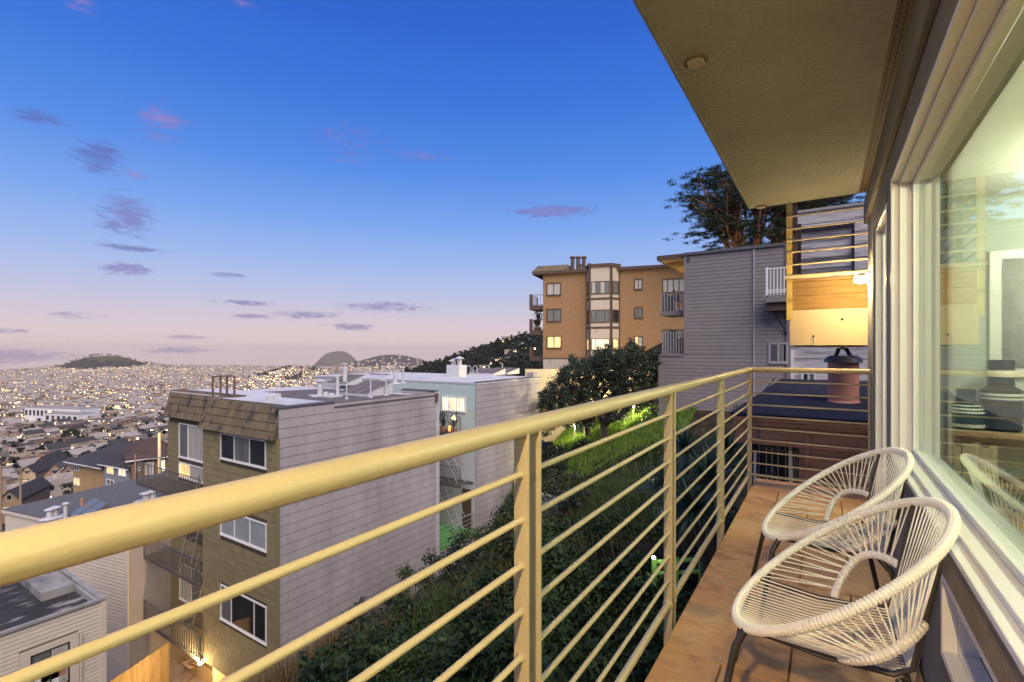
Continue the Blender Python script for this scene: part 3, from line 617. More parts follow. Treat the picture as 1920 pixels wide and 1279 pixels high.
p = at(1817, 800, 3.62); vase(p.x, 4.99, .63, [(.085,0),(.105,.012),(.112,.09),(.10,.15),(.062,.215),(.055,.235),(.058,.30),(.05,.305)], [(.02,.045),(.125,.14),(.15,.163),(.175,.186)], vm[0], 'dark green bulbous vase with thin white bands on the console')
p = at(1872, 800, 3.68); vase(p.x, 5.02, .63, [(.09,0),(.115,.02),(.12,.1),(.118,.30),(.075,.33),(.072,.42),(.075,.52),(.068,.525)], [(.235,.25),(.262,.28),(.40,.45)], vm[2], 'tall charcoal vase with white bands and a narrow neck on the console')
for i, w in enumerate((.045,.06,.05,.065,.05)):
    p = at(1793+i*14.5, 850, 3.6)
    b = thing('book', (p.x, 4.98, .26), ['slim cream book at the window end of the shelf row','thick pale book second in the shelf row','white book in the middle of the shelf row','broad ivory book fourth in the shelf row','pale grey book at the far end of the shelf row'][i], 'book', 'books standing on the console shelf')
    M().box(p.x, p.x+w*.92, 4.88, 5.06, .26, .26+.25+.02*(i % 3)).build('cover', MT['white'] if i % 2 else MT['cream'], b, bevel=.004)
    M().box(p.x+.004, p.x+w*.92-.004, 4.876, 4.8799, .268, .26+.242+.02*(i % 3)).build('spine_label', MT['lampbody'], b)
bk = thing('basket', (1.75,4.98,.26), 'woven brown basket on the lower shelf of the console', 'basket')
M().lathe((1.62,4.99,.26), [(.15,0),(.165,.01),(.17,.16),(.16,.165)], 24).build('body', mat('woven rattan', (.25,.18,.1), .9, .4, 30, 1, 60), bk, smooth=True)
for z in (.30,.35,.40): M().lathe((1.62,4.99,z), [(.170,0),(.176,.006),(.170,.012)], 24).build('rib', wd, bk, smooth=True)
pf = thing('picture_frame', (1.6,5.22,1.5), 'large white framed grey picture hanging above the console', 'picture')
q0 = at(1857, 470, 3.78); xa, xb, za, zb = q0.x, q0.x+1.15, 1.02, 2.0
M().box(xa, xb, 5.21, 5.247, za, zb).build('frame', MT['white'], pf, bevel=.004)
M().box(xa+.07, xb-.07, 5.204, 5.2099, za+.07, zb-.07).build('print', mat('misty grey print', (.26,.26,.24), .6, .6, 3.2, stretch=(1,1,.6)), pf)
# next flat: the small yellow-lit balcony just past ours
nb = thing('neighbour_balcony', (.0,6.2,1.3), 'small balcony box with stained wood fascia over a cream plywood panel', 'balcony')
Y0 = 5.62
GB = Wall(0, Y0, 0)
g0, g1 = GB.ux(1481), GB.ux(1631)
zf = [GB.zy(y, g0) for y in (648, 582, 556, 531)]
M().box(g0, g1, Y0+.02, 7.5, zf[0], zf[3]-.02).build('deck_box', MT['brown'], nb)
M().box(g0, g1, Y0-.006, Y0+.018, zf[0], zf[1]-.002).build('panel', MT['creampanel'], nb, bevel=.002)
M().box(g0, g1, Y0-.012, Y0+.018, zf[1]+.001, zf[2]-.001).build('fascia_board', MT['wood'], nb, bevel=.003)
M().box(g0, g1, Y0-.010, Y0+.018, zf[2]+.002, zf[3]).build('fascia_board', MT['wood'], nb, bevel=.003)
M().box(g0-.03, g1, Y0-.03, Y0+.25, zf[3]+.002, zf[3]+.03).build('edge_board', MT['wood'], nb, bevel=.004)
for (px, py) in ((1579, 599), (1525, 631)):
    u, z = GB.ux(px), GB.zy(py, GB.ux(px)); M().tube([(u,Y0-.010,z),(u,Y0+.0,z)], .012, 10).build('bolt_hole', MT['slot'], nb)
u, z = GB.ux(1525), GB.zy(640, GB.ux(1525))
M().tube([(u-.01,Y0-.012,z+.05),(u-.014,Y0-.016,z),(u-.004,Y0-.018,z-.04),(u+.008,Y0-.016,z),(u+.004,Y0-.014,z+.04)], .003, 5).build('wire', MT['galv'], nb)
for k in range(9):
    u = GB.ux(1520)+k*.045; M().tube([(u,Y0+.0,zf[0]-.02),(u+.02,Y0+.02,zf[0]-.02)], .006, 5).build('coil_wire', MT['irongrey'], nb) if u < g1 else None
nr = thing('upper_railing', (.0,6.2,2.0), 'yellow ochre posts and thin rails on the balcony above the stained wood fascia', 'railing')
p0, p1 = GB.ux(1475), GB.ux(1486)
zt = ZC+.3
M().box(p0, p1, Y0-.05, Y0-.012, zf[1]-.1, zt).build('post', MT['ochrewood'], nr, bevel=.003)
for yy, px in ((6.35, 1), (7.3, 2)):
    M().box(p0+.002, p0+.062, yy, yy+.06, zf[3], zt).build('post', MT['brown'], nr, bevel=.003)
for i, py in enumerate((409.5, 433, 454.6, 476, 499, 521.6)):
    z = GB.zy(py, GB.ux(1480)); r = .009 if i < 5 else .022
    M().tube([(p0-.01*(i == 5),Y0-.062-.014*(i == 5),z),(g1-.0,Y0-.062-.014*(i == 5),z)], r, 10).build('bar', MT['rail'], nr, smooth=True)
    M().tube([(p0+.03,Y0,z),(p0+.03,7.4,z)], .009 if i < 5 else .016, 8).build('bar', MT['dark'], nr, smooth=True)
tag(M().box(.335,.42,5.46,5.56,-1.2,3.4).build('drain_pipe', mat('blue grey pipe', (.13,.15,.18), .6, .1)), 'blue grey drain pipe running down where the balcony wall ends', 'pipe')
# ================================================================== building kit
def holes_cut(u0, u1, z0, z1, holes):
    segs = [(u0, u1)]
    for (a, b, c, d) in holes:
        if d <= z0+.01 or c >= z1-.01: continue
        ns = []
        for (s, e) in segs:
            if b <= s or a >= e: ns.append((s, e)); continue
            if a-s > .04: ns.append((s, a))
            if e-b > .04: ns.append((b, e))
        segs = ns
    return segs
PCACHE = {}
def clad(W, parent, name, mt, u0, u1, z0, z1, pw, ph, gap=.006, th=.025, holes=(), limit=300, jag=0, lean=0, n0=0, zfun=None, stagger=.5):
    """courses of separate boards, panels or shingles on a wall; the nearest ones are parts, what is left over is joined"""
    out = []; z = z1; r = 0
    while z > z0+.02:
        h = min(ph, z-z0); u = u0-(pw*stagger*(r % 2) if pw < (u1-u0) else 0) - (random.random()*.1*pw if jag else 0)
        while u < u1-.01:
            w = pw*(1+random.uniform(-jag, jag)); a, b = max(u, u0), min(u+w, u1); u += w
            if b-a < .03: continue
            for (s, e) in holes_cut(a, b, z-h, z, holes): out.append((s, e, z-h, z))
        z -= h; r += 1
    def key(q):
        p = W.pt((q[0]+q[1])/2, (q[2]+q[3])/2); d = math.hypot(p.x, p.y); return -(q[1]-q[0])*(q[3]-q[2])/d/d
    out.sort(key=key)
    rest = M()
    for i, (s, e, zz0, zz1) in enumerate(out):
        w, h = round(e-s-min(gap, .006), 3), round(zz1-zz0-gap*.8, 3)
        vs = [(-w/2,0,-h/2),(w/2,0,-h/2),(w/2,0,h/2),(-w/2,0,h/2),(-w/2+.004,-th-lean,-h/2+.002),(w/2-.004,-th-lean,-h/2+.002),(w/2-.004,-th,h/2-.002),(-w/2+.004,-th,h/2-.002)]
        fs = [(4,5,6,7),(0,1,5,4),(1,2,6,5),(2,3,7,6),(3,0,4,7)]
        if i < limit:
            k = (name, mt.name, w, h, th, lean)
            if k not in PCACHE: PCACHE[k] = M().add(vs, fs).mesh(name, mt)
            dz = random.uniform(-1, 1)*jag*.05
            piece(name, PCACHE[k], parent, W.pt((s+e)/2, (zz0+zz1)/2+dz, n0), (0, 0, W.ang))
        else:
            c = ((s+e)/2, (zz0+zz1)/2)
            rest.add([W.pt(c[0]+x, c[1]+zz, n0-y) for x, y, zz in vs], fs)
    if rest.v: rest.build(name+'_rest', mt, parent, kind='stuff')
def window(W, parent, r, fmt, panes, splits=None, fw=.045, out=.05, sill=True, n0=.0):
    """frame with its own depth round recessed panes; r = (u0,u1,z0,z1)"""
    u0, u1, z0, z1 = r; m = M()
    m.wb(W, u0, u0+fw, z0, z1, n0, n0+out).wb(W, u1-fw, u1, z0, z1, n0, n0+out).wb(W, u0+fw, u1-fw, z1-fw, z1, n0, n0+out).wb(W, u0+fw, u1-fw, z0, z0+fw, n0, n0+out)
    if sill: m.wb(W, u0-.03, u1+.03, z0-.04, z0-.002, n0, n0+out+.015)
    n = len(panes); sp = splits or [i/n for i in range(1, n)]
    for s in sp:
        c = u0+(u1-u0)*s; m.wb(W, c-fw*.4, c+fw*.4, z0+fw, z1-fw, n0, n0+out-.008)
    w = m.build('window', fmt, parent)
    ed = [0]+list(sp)+[1]
    for i, p in enumerate(panes):
        a, b = u0+(u1-u0)*ed[i], u0+(u1-u0)*ed[i+1]
        a += fw if i == 0 else fw*.4; b -= fw if i == n-1 else fw*.4
        M().wb(W, a+.001, b-.001, z0+fw+.001, z1-fw-.001, n0+.003, n0+.02).build('pane', MT[p], w)
    return w
def pipe(parent, x, y, z0, h, r=.05, mt='galv', cap=True, name='vent_pipe'):
    m = M().tube([(x,y,z0),(x,y,z0+h)], r, 10)
    if cap: m.lathe((x,y,z0+h+.02), [(r*1.7,0),(r*1.7,.03),(r*.6,.09)], 12)
    m.lathe((x,y,z0), [(r*3.2,0),(r*3,.012),(r*1.3,.05)], 12)
    return m.build(name, MT[mt], parent, smooth=True)
def bars_fence(m, pts, z0, z1, r=.016, step=.20, post=.03):
    """an iron guard: rails top and bottom with uprights, along a run of ground points"""
    for (a, b) in zip(pts, pts[1:]):
        a, b = Vector((*a, 0)), Vector((*b, 0)); n = max(2, int((b-a).length/step))
        for z in (z0+.06, z1): m.tube([a+Vector((0,0,z)), b+Vector((0,0,z))], r*1.3, 5)
        for i in range(n+1):
            p = a.lerp(b, i/n); m.tube([p+Vector((0,0,z0)), p+Vector((0,0,z1))], r if 0 < i < n else post, 5)
def ladder(m, p, q, w, n, side):
    p, q, s = Vector(p), Vector(q), Vector(side)*w/2
    for d in (-1, 1): m.tube([p+s*d, q+s*d], .03, 6)
    for i in range(1, n):
        c = p.lerp(q, i/n); m.tube([c-s, c+s], .018, 5)
# ================================================================== A: the shingled flats with the grey panelled flank
A = thing('apartment_building', (-21, 14, -14), 'olive shingled apartment block with a grey panelled flank and pipes crowding its roof', 'building')
AX, AY0, AY1 = -16.05, 9.85, 18.15
ZA = EYE-2.02
SA, FA, FB = Wall(AX, AY0, math.pi/2), Wall(-21.25, AY0, 0), Wall(-27.2, 11.0, 0)
La, Lf, Lb = AY1-AY0, -16.05+21.25, -21.25+27.2
M().box(-21.25, AX-.03, AY0+.03, AY1, -11.34, ZA-1.1).box(-21.25, AX-.03, AY0+.7, AY1, -14.2, -11.345).box(-21.25, AX-.03, AY0+.6, AY1, ZA-1.1, ZA-.51).box(-27.17, -21.26, 11.03, AY1, -16, ZA-1.2).box(-27.17, -21.26, 11.5, AY1, -1.2+ZA, ZA-.51).build('wall', MT['oliveback'], A)
M().box(AX-.03, AX-.002, AY0+.03, AY1, -14.2, ZA-.05).build('side_wall', MT['panelback'], A)
clad(SA, A, 'wall_panel', MT['panel'], .03, La, -13.6, ZA-.06, .70, .342, .014, .016, jag=0, stagger=.5, lean=.012)
wins = [FA.rect(415,818,500,868), FA.rect(415,967,501,1016), FA.rect(415,1115,501,1182)]
clad(FA, A, 'shingle', MT['olive'], .0, Lf-.03, -11.35, ZA-1.05, .40, .27, .008, .014, holes=wins, limit=290, jag=.12, lean=.014)
winb = [FB.rect(337,797,389,862), FB.rect(337,872,389,900), FB.rect(345,1000,389,1010), FB.rect(338,1065,389,1135)]
clad(FB, A, 'shingle', MT['olive'], .0, Lb, -13.0, ZA-1.5, .42, .27, .008, .014, holes=winb, limit=8, jag=.12, lean=.014)
M().wb(FA, Lf-.05, Lf+.05, -11.4, ZA-1.1, -.05, .045).build('corner_board', MT['olive'], A)
window(FA, A, wins[0], MT['white'], ['pane','panemid','pane'], [.32,.66])
window(FA, A, wins[1], MT['white'], ['paneblind','paneblind','paneblind'], [.32,.66])
window(FA, A, wins[2], MT['white'], ['panemid','pane','pane'], [.25,.75])
window(FB, A, winb[0], MT['white'], ['panemid','panecurt'], [.33])
window(FB, A, winb[1], MT['white'], ['warm','panecurt'], [.4])
window(FB, A, winb[3], MT['white'], ['panecurt','panemid'], [.45])
# mansard skirts with shingle courses
def mansard(W, u0, u1, ztop, zbot, lean_top, out, nm):
    m = M(); q = [W.pt(u0,zbot,out),W.pt(u1,zbot,out),W.pt(u1,zbot,-.0),W.pt(u0,zbot,-.0),W.pt(u0+.12,ztop,-lean_top),W.pt(u1,ztop,-lean_top),W.pt(u1,ztop,-lean_top-.4),W.pt(u0+.12,ztop,-lean_top-.4)]
    par = m.hexa(q).build('mansard', MT['oliveback'], A)
    rows = 4; sl = math.atan2(out+lean_top, ztop-zbot); hyp = math.hypot(out+lean_top, ztop-zbot); h = hyp/rows
    for r in range(rows):
        u = u0-.15*(r % 2)
        while u < u1-.03:
            w = .38*random.uniform(.85, 1.15); a, b = max(u, u0+.1*(r+.5)/rows), min(u+w, u1); u += w
            if b-a < .05: continue
            f = (r+.5)/rows; z = ztop-(ztop-zbot)*f; n = -lean_top+(out+lean_top)*f
            k = ('ms', round(b-a, 2), round(h, 2))
            if k not in PCACHE:
                ww, hh = (b-a)/2-.004, h/2
                PCACHE[k] = M().add([(-ww,0,-hh),(ww,0,-hh),(ww,0,hh),(-ww,0,hh),(-ww,-.035,-hh),(ww,-.035,-hh),(ww,-.008,hh),(-ww,-.008,hh)],
                                    [(4,5,6,7),(0,1,5,4),(1,2,6,5),(2,3,7,6),(3,0,4,7)]).mesh('shingle', MT['mansard'])
            piece('shingle', PCACHE[k], par, W.pt((a+b)/2, z, n), (-sl, 0, W.ang))
mansard(FA, -.05, Lf-.01, ZA, ZA-1.12, .28, .22, 'a')
mansard(FB, -.05, Lb+.1, ZA+.05, ZA-1.2, .15, .22, 'b')
# roof: pale edge, sunken dark felt, step in the parapet
M().box(-21.3, AX-.34, AY0+.3, AY0+2.3, ZA-.3, ZA-.005).box(-27.1, -21.31, 11.1, AY0+3.4, ZA-.3, ZA-.005).build('roof', MT['roofwhite'], A)
M().box(-27.1, AX-.3, AY0+2.31, AY1, ZA-.5, ZA-.22).build('roof', MT['roofwhite'], A)
M().add([(-25.6,AY0+3.6,ZA-.216),(AX-.55,AY0+2.5,ZA-.216),(AX-.35,AY1-.7,ZA-.216),(-24.3,AY1-.3,ZA-.216)], [(0,1,2,3)]).build('roof_felt', MT['roofdark'], A)
M().box(AX-.3, AX+.045, AY0+.0, AY0+2.3, ZA-.045, ZA+.02).build('parapet_cap', MT['curbdark'], A)
M().box(AX-.3, AX+.045, AY0+2.31, AY1-.25, ZA-.235, ZA-.17).build('parapet_cap', MT['curbdark'], A)
M().box(AX-.3, AX-.0, AY0+2.31, AY1-.25, ZA-.5, ZA-.236).build('parapet', MT['panel'], A)
M().box(AX-2.2, AX+.03, AY1-.24, AY1+.02, ZA-.5, ZA-.01).build('parapet', MT['panel'], A)
M().box(AX-2.2, AX+.05, AY1-.28, AY1+.05, ZA-.009, ZA+.03).build('parapet_cap', MT['curbdark'], A)
M().box(AX-.05, AX+.07, AY1-.15, AY1+.06, -13.5, ZA-.02).build('corner_trim', MT['galv'], A)
M().box(AX+.05, AX+.14, AY1-.24, AY1-.1, ZA-.5, ZA-.1).build('gutter_box', MT['brownpipe'], A)
def roofpt(px, py, z):
    t = (EYE-z)*FPX/(py-HY); p = at(px, py, t); return p.x, p.y, t
def roofpipe(par, px, pyb, pyt, z, r, mt='galv', cap=True):
    x, y, t = roofpt(px, pyb, z); return pipe(par, x, y, z, (pyb-pyt)/FPX*t, r, mt, cap)
zr = ZA-.215
for px, pyb, pyt in ((399,747,705),(413.5,746,704),(425.5,744,703),(439.5,745,706)): roofpipe(A, px, pyb, pyt, ZA, .045, 'brownpipe', False)
x, y, t = roofpt(399, 706, ZA)
a0 = roofpt(399, 747, ZA); a1 = roofpt(440, 745, ZA)
M().tube([(a0[0],a0[1],ZA+41/FPX*a0[2]),(a1[0],a1[1],ZA+40/FPX*a1[2])], .03, 6).build('pipe_tie', MT['brownpipe'], A)
roofpipe(A, 523.5, 731, 694, zr, .035, cap=False)
for px, b, tp, r in ((600,743,716,.13),(633,742,705,.085),(650,748,690,.03),(695,745,712,.035),(724,741,712,.04),(646,722,684,.12)): roofpipe(A, px, b, tp, zr, r, cap=r > .1)
for px, b, tp in ((611,743,735),(622,743,737),(507,752,743)): roofpipe(A, px, b, tp, zr if px > 550 else ZA, .14, cap=False)
x, y, t = roofpt(617, 744, zr); M().box(x-1.1, x+.5, y-.35, y+.35, zr+.002, zr+.06).build('pipe_plinth', MT['roofwhite'], A)
def skylight(par, px, py, z, w, d, h, mt='irongrey'):
    x, y, t = roofpt(px, py, z)
    m = M(); q = [(x-w/2,y,z),(x+w/2,y,z),(x+w/2,y+d,z),(x-w/2,y+d,z),(x-w/2,y,z+.12),(x+w/2,y,z+.12),(x+w/2,y+d,z+h),(x-w/2,y+d,z+h)]
    s = m.hexa(q).build('skylight', MT['roofwhite'], par)
    m = M()
    for i in range(4):
        u = x-w/2+w*i/3; m.add([(u-.03,y-.02,z+.13),(u+.03,y-.02,z+.13),(u+.03,y+d,z+h+.04),(u-.03,y+d,z+h+.04)], [(0,1,2,3)])
    m.build('glazing_bar', MT[mt], s)
    for i in range(3):
        u0, u1 = x-w/2+w*i/3+.04, x-w/2+w*(i+1)/3-.04
        M().quad((u0,y,z+.135),(u1,y,z+.135),(u1,y+d,z+h+.015),(u0,y+d,z+h+.015)).build('pane', MT['roofdark'], s)
skylight(A, 660, 742, zr, 2.0, 1.7, .62); skylight(A, 628, 722, zr, 2.0, 1.6, .6); skylight(A, 685, 716, zr, 2.0, 1.4, .5)
# fire escapes on the street side
def escape(zf, u0, u1, W, depth, par, hguard=1.0, mt='iron'):
    fe = M()
    n = int((u1-u0)/.15)
    for i in range(n+1):
        u = u0+(u1-u0)*i/n; fe.wb(W, u-.008, u+.008, zf-.03, zf, .05, depth)
    fe.wb(W, u0, u1, zf-.12, zf-.04, depth-.05, depth).wb(W, u0, u1, zf-.12, zf-.04, .02, .07)
    fe = fe.build('fire_escape', MT[mt], par)
    g = M(); c = [W.pt(u0,0,.05),W.pt(u0,0,depth),W.pt(u1,0,depth)]
    bars_fence(g, [(p.x,p.y) for p in c], zf, zf+hguard); g.build('guard_rail', MT[mt], fe)
    return fe
zs = [FB.zy(912,3), FB.zy(1047,3), FB.zy(1170,3)]
for i, zf in enumerate(zs):
    e = escape(zf, -.15, Lb-.05, FB, 1.25, A)
    if i < 2:
        m = M(); ladder(m, FB.pt(Lb-2.6, zs[i+1], .7), FB.pt(Lb-1.2, zf+.9, .5), .5, 10, (0,1,0)); m.build('ladder', MT['irongrey'], e)
    m = M(); m.tube([FB.pt(.5,zf-.9,.02),FB.pt(.5,zf-.1,1.1)], .025, 6).tube([FB.pt(4.5,zf-.9,.02),FB.pt(4.5,zf-.1,1.1)], .025, 6); m.build('bracket', MT['iron'], e)
# lit patio under the flats
pz = EYE-15.0
pt_ = struct(M().box(-27, -16.2, 5.0, 11.0, pz-.3, pz).build('patio', mat('patio paving', (.36,.27,.18), .8, .25, 2, .3, 20, stain=((.2,.15,.1), 1.5, .5, .65))))
M().wb(FB, .0, Lb+.6, pz, -13.0, -.02, .012).build('patio_wall', mat('buff stucco', (.52,.38,.20), .85, .12, 2, .4, 40), A)
M().box(-21.2, AX-.4, AY0+.35, AY0+.6, pz+.005, -11.3).build('ground_floor_wall', mat('buff plaster', (.50,.36,.19), .85, .08, 2), A)
M().box(-19.4, -18.5, AY0+.30, AY0+.348, pz+.05, pz+2.1).build('door', MT['brown'], A)
M().box(-19.2, -18.7, AY0+.27, AY0+.299, pz+1.0, pz+1.9).build('door_pane', MT['warm'], A)
M().box(-17.6, -16.6, AY0+.28, AY0+.349, pz+.3, pz+2.3).build('lit_doorway', MT['warmhi'], A)
pl = bpy.data.lights.new('patio_lamp', 'POINT'); pl.energy = 420; pl.color = (1,.66,.28); pl.shadow_soft_size = .1
lp = thing('patio_lamp', (-21.5, 9.6, pz+2.2), 'warm wall lamp lighting the patio under the olive flats', 'lamp')
M().box(-21.48,-21.26,9.87,9.95,pz+2.25,pz+2.45).build('bracket', MT['iron'], lp)
M().ball((-21.5,9.85,pz+2.2), .08).build('globe', emit('patio globe', (1,.7,.35), 12), lp)
o = bpy.data.objects.new('patio_glow', pl); C.objects.link(o); o.location = (0,0,.05); o.parent = lp
pcz = pz
px_, py_ = at(366, 1246, (EYE-pz)*FPX/(1262-HY)).xy
pc = thing('patio_chair', (px_, py_, pz), 'folding wooden chair with pale cushions standing on the lamp lit patio', 'chair')
wm = mat('chair timber', (.22,.11,.05), .5, .2, 6); cm_ = mat('salmon cushion', (.55,.36,.25), .9, .08, 6)
for sx in (-.28, .28):
    M().tube([(px_+sx,py_-.35,pz),(px_+sx,py_+.3,pz+.62)], .022, 8).build('leg', wm, pc); M().tube([(px_+sx,py_+.35,pz),(px_+sx,py_-.3,pz+.58)], .022, 8).build('leg', wm, pc)
    M().tube([(px_+sx,py_-.35,pz+.6),(px_+sx,py_+.35,pz+.64)], .025, 8).build('arm', wm, pc); M().tube([(px_+sx,py_+.2,pz+.3),(px_+sx,py_+.5,pz+1.05)], .022, 8).build('back_post', wm, pc)
M().hexa([(px_-.27,py_-.32,pz+.38),(px_+.27,py_-.32,pz+.38),(px_+.27,py_+.25,pz+.33),(px_-.27,py_+.25,pz+.33),(px_-.27,py_-.32,pz+.47),(px_+.27,py_-.32,pz+.47),(px_+.27,py_+.25,pz+.42),(px_-.27,py_+.25,pz+.42)]).build('seat_cushion', cm_, pc, bevel=.03)
M().hexa([(px_-.26,py_+.22,pz+.44),(px_+.26,py_+.22,pz+.44),(px_+.26,py_+.32,pz+.42),(px_-.26,py_+.32,pz+.42),(px_-.26,py_+.44,pz+1.02),(px_+.26,py_+.44,pz+1.02),(px_+.26,py_+.52,pz+1.0),(px_-.26,py_+.52,pz+1.0)]).build('back_cushion', cm_, pc, bevel=.03)
pc.scale = (1.3, 1.3, 1.3)
# board fence in front of the patio
fa, fb = at(205, 1279, 18.3), at(317, 1203, 21.4)
fn = thing('board_fence', (fa.x, fa.y, -15), 'lamp lit wooden board fence leading to the patio', 'fence')
n = 22
for i in range(n):
    p = fa.lerp(fb, i/n); q = fa.lerp(fb, (i+.94)/n); d = (fb-fa).normalized(); s = Vector((-d.y, d.x, 0))*.012
    h = random.uniform(-.02, .02)
    M().hexa([Vector((*((p-s).xy),-16)),Vector((*((q-s).xy),-16)),Vector((*((q+s).xy),-16)),Vector((*((p+s).xy),-16)),Vector((*((p-s).xy),p.z+h)),Vector((*((q-s).xy),q.z+h)),Vector((*((q+s).xy),q.z+h)),Vector((*((p+s).xy),p.z+h))]).build('fence_board', MT['fence'], fn)
# ================================================================== B: the panelled flats with the turquoise light well
B = thing('apartment_building', (-20, 24, -13), 'grey panelled apartment block with a turquoise light well and boxed roof chimney', 'building')
BX, BY0, BY1 = -16.05, 21.25, 28.3
ZB = EYE-1.8
SB, FBt = Wall(BX, BY0, math.pi/2), Wall(-25, BY0, 0)
M().box(-30, BX-.03, BY0+.02, BY1, -14, ZB-.1).build('wall', MT['palewall'], B)
M().box(BX-.03, BX-.001, BY0, BY1, -14, ZB-.05).build('side_wall', MT['panelback'], B)
clad(SB, B, 'wall_panel', MT['panel'], .02, BY1-BY0, -13, ZB-.06, .70, .342, .014, .016, lean=.012)
m = M().wb(FBt, 0, 25+BX-.0, ZB-4.0, ZB-.03, -.03, .0); m.build('light_well_wall', MT['teal'], B)
M().wb(FBt, 0, 25+BX-.0, -13, ZB-4.01, -.03, .0).build('light_well_wall', MT['palewall'], B)
M().box(-30, BX+.03, BY0-.02, BY1, ZB-.1, ZB).build('roof', MT['roofwhite'], B)
M().box(BX-.12, BX+.05, BY0, BY1-.9, ZB+.001, ZB+.05).build('parapet_cap', MT['curbdark'], B)
M().box(BX-.5, BX+.03, BY1-.89, BY1, ZB-.05, ZB+.30).build('parapet', MT['panel'], B)
wr = FBt.rect(829, 744, 873, 771)
window(FBt, B, wr, MT['white'], ['warmhi','warmhi','warmhi'], [.3,.64], fw=.06)
def stair(zf, zn):
    e = escape(zf, FBt.ux(812), FBt.ux(888), FBt, 1.15, B, .95, 'iron')
    if zn is not None:
        m = M(); a, b = FBt.pt(FBt.ux(880), zn, .7), FBt.pt(FBt.ux(835), zf, .7)
        ladder(m, a, b, .6, 12, (0,1,0)); 
        for d in (.4, 1.0): m.tube([FBt.pt(FBt.ux(880), zn+.85, d), FBt.pt(FBt.ux(835), zf+.85, d)], .018, 5)
        m.build('stair', MT['irongrey'], e)
    return e
zq = [FBt.zy(806, 7.5), FBt.zy(896, 7.5), FBt.zy(986, 7.5)]
stair(zq[0], zq[1]); stair(zq[1], zq[2])
M().wb(FBt, FBt.ux(800), 25+BX-.05, zq[2]-.15, zq[2], .02, 3.0).build('deck', MT['greenfloor'], B)
g = M(); bars_fence(g, [(BX-.1, AY1+.15),(BX-.1, BY0-.1)], zq[2], zq[2]+1.0, .014, 1.4); 
for k in range(3): g.tube([(BX-.1,AY1+.15,zq[2]+.3+.22*k),(BX-.1,BY0-.1,zq[2]+.3+.22*k)], .012, 5)
g.build('guard_rail', MT['irongrey'], B)
M().box(BX-.2, BX-.01, AY1+.06, BY0-.01, -13.5, zq[2]-.16).build('side_wall', MT['panel'], B)
M().wb(FBt, FBt.ux(868), FBt.ux(884), zq[2]+.05, zq[2]+2.2, .003, .05).build('door', MT['brown'], B)
for (px, py) in ((848, 800), (868, 803), (838, 806)):
    u = FBt.ux(px); p = FBt.pt(u, zq[0], .8)
    tp = thing('potted_plant', p, {848:'bushy plant in a pot in the middle of the turquoise balcony',868:'small plant in a pot beside the glowing lantern',838:'spiky dark plant in a pot near the grey corner of the turquoise balcony'}[px], 'plant', 'plants on the turquoise balcony')
    M().lathe(p, [(.1,0),(.14,.02),(.17,.25),(.16,.26)], 12).build('pot', MT['terra'], tp)
    m = M()
    for k in range(26):
        a = random.uniform(0, 6.3); r = random.uniform(.1, .4); h = random.uniform(.3, .9)
        b = p+Vector((math.cos(a)*r, math.sin(a)*r, .25+h)); s = Vector((-math.sin(a), math.cos(a), 0))*.03
        m.add([p+Vector((0,0,.24))-s*.3, p+Vector((0,0,.24))+s*.3, b+s, b-s], [(0,1,2,3)])
    m.build('leaves', MT['leafdark'], tp)
p = FBt.pt(FBt.ux(871.5), zq[0]+.75, .95)
ln = thing('lantern', p, 'small glowing lantern on a stand on the turquoise balcony rail', 'lamp')
M().tube([p-Vector((0,0,.75)), p], .015, 6).build('stand', MT['iron'], ln); M().ball(p+Vector((0,0,.08)), .11, .11, .14).build('globe', emit('lantern globe', (1,.55,.2), 5), ln)
p = FBt.pt(FBt.ux(861), zq[0]+.02, .8)
ln = thing('lantern', p, 'orange lit candle lantern standing on the turquoise balcony floor', 'lamp')
M().box(p.x-.1,p.x+.1,p.y-.1,p.y+.1,p.z,p.z+.05).build('base', MT['iron'], ln); M().lathe(p+Vector((0,0,.051)), [(.09,0),(.1,.05),(.09,.28)], 12).build('glass', emit('candle glass', (1,.35,.08), 2.5), ln)
x, y, t = roofpt(856, 706, ZB)
m = M().box(x-.55, x+.55, y-.4, y+.4, ZB+.001, ZB+.78); c_ = m.build('chimney', MT['palewall'], B)
for dx, dz in ((-.27, .25), (.25, .42)):
    M().tube([(x+dx,y,ZB+.78),(x+dx,y,ZB+.78+dz)], .16, 12).lathe((x+dx,y,ZB+.78+dz), [(.34,0),(.34,.02),(.04,.17)], 16).build('chimney_cap', MT['galv'], c_, smooth=True)
for px in (875, 887):
    x, y, t = roofpt(px, 713, ZB)
    M().tube([(x,y,ZB),(x,y,ZB+.75),(x+.06,y+.03,ZB+.85),(x+.2,y+.05,ZB+.85),(x+.26,y+.06,ZB+.75),(x+.26,y+.06,ZB+.3)], .025, 8).build('ladder_hoop', MT['galv'], B, smooth=True)
skylight(B, 902, 703, ZB, 2.2, 1.5, .42); skylight(B, 931, 701.5, ZB, 2.0, 1.6, .42)
for px, b, tp, r in ((741,719,696,.1),(756,718,692,.06),(716,713,687,.035),(720,714,694,.03),(917,694,684,.07),(942,693,681,.05),(960,700,697,.12)): roofpipe(B, px, b, tp, ZB, r, cap=False)
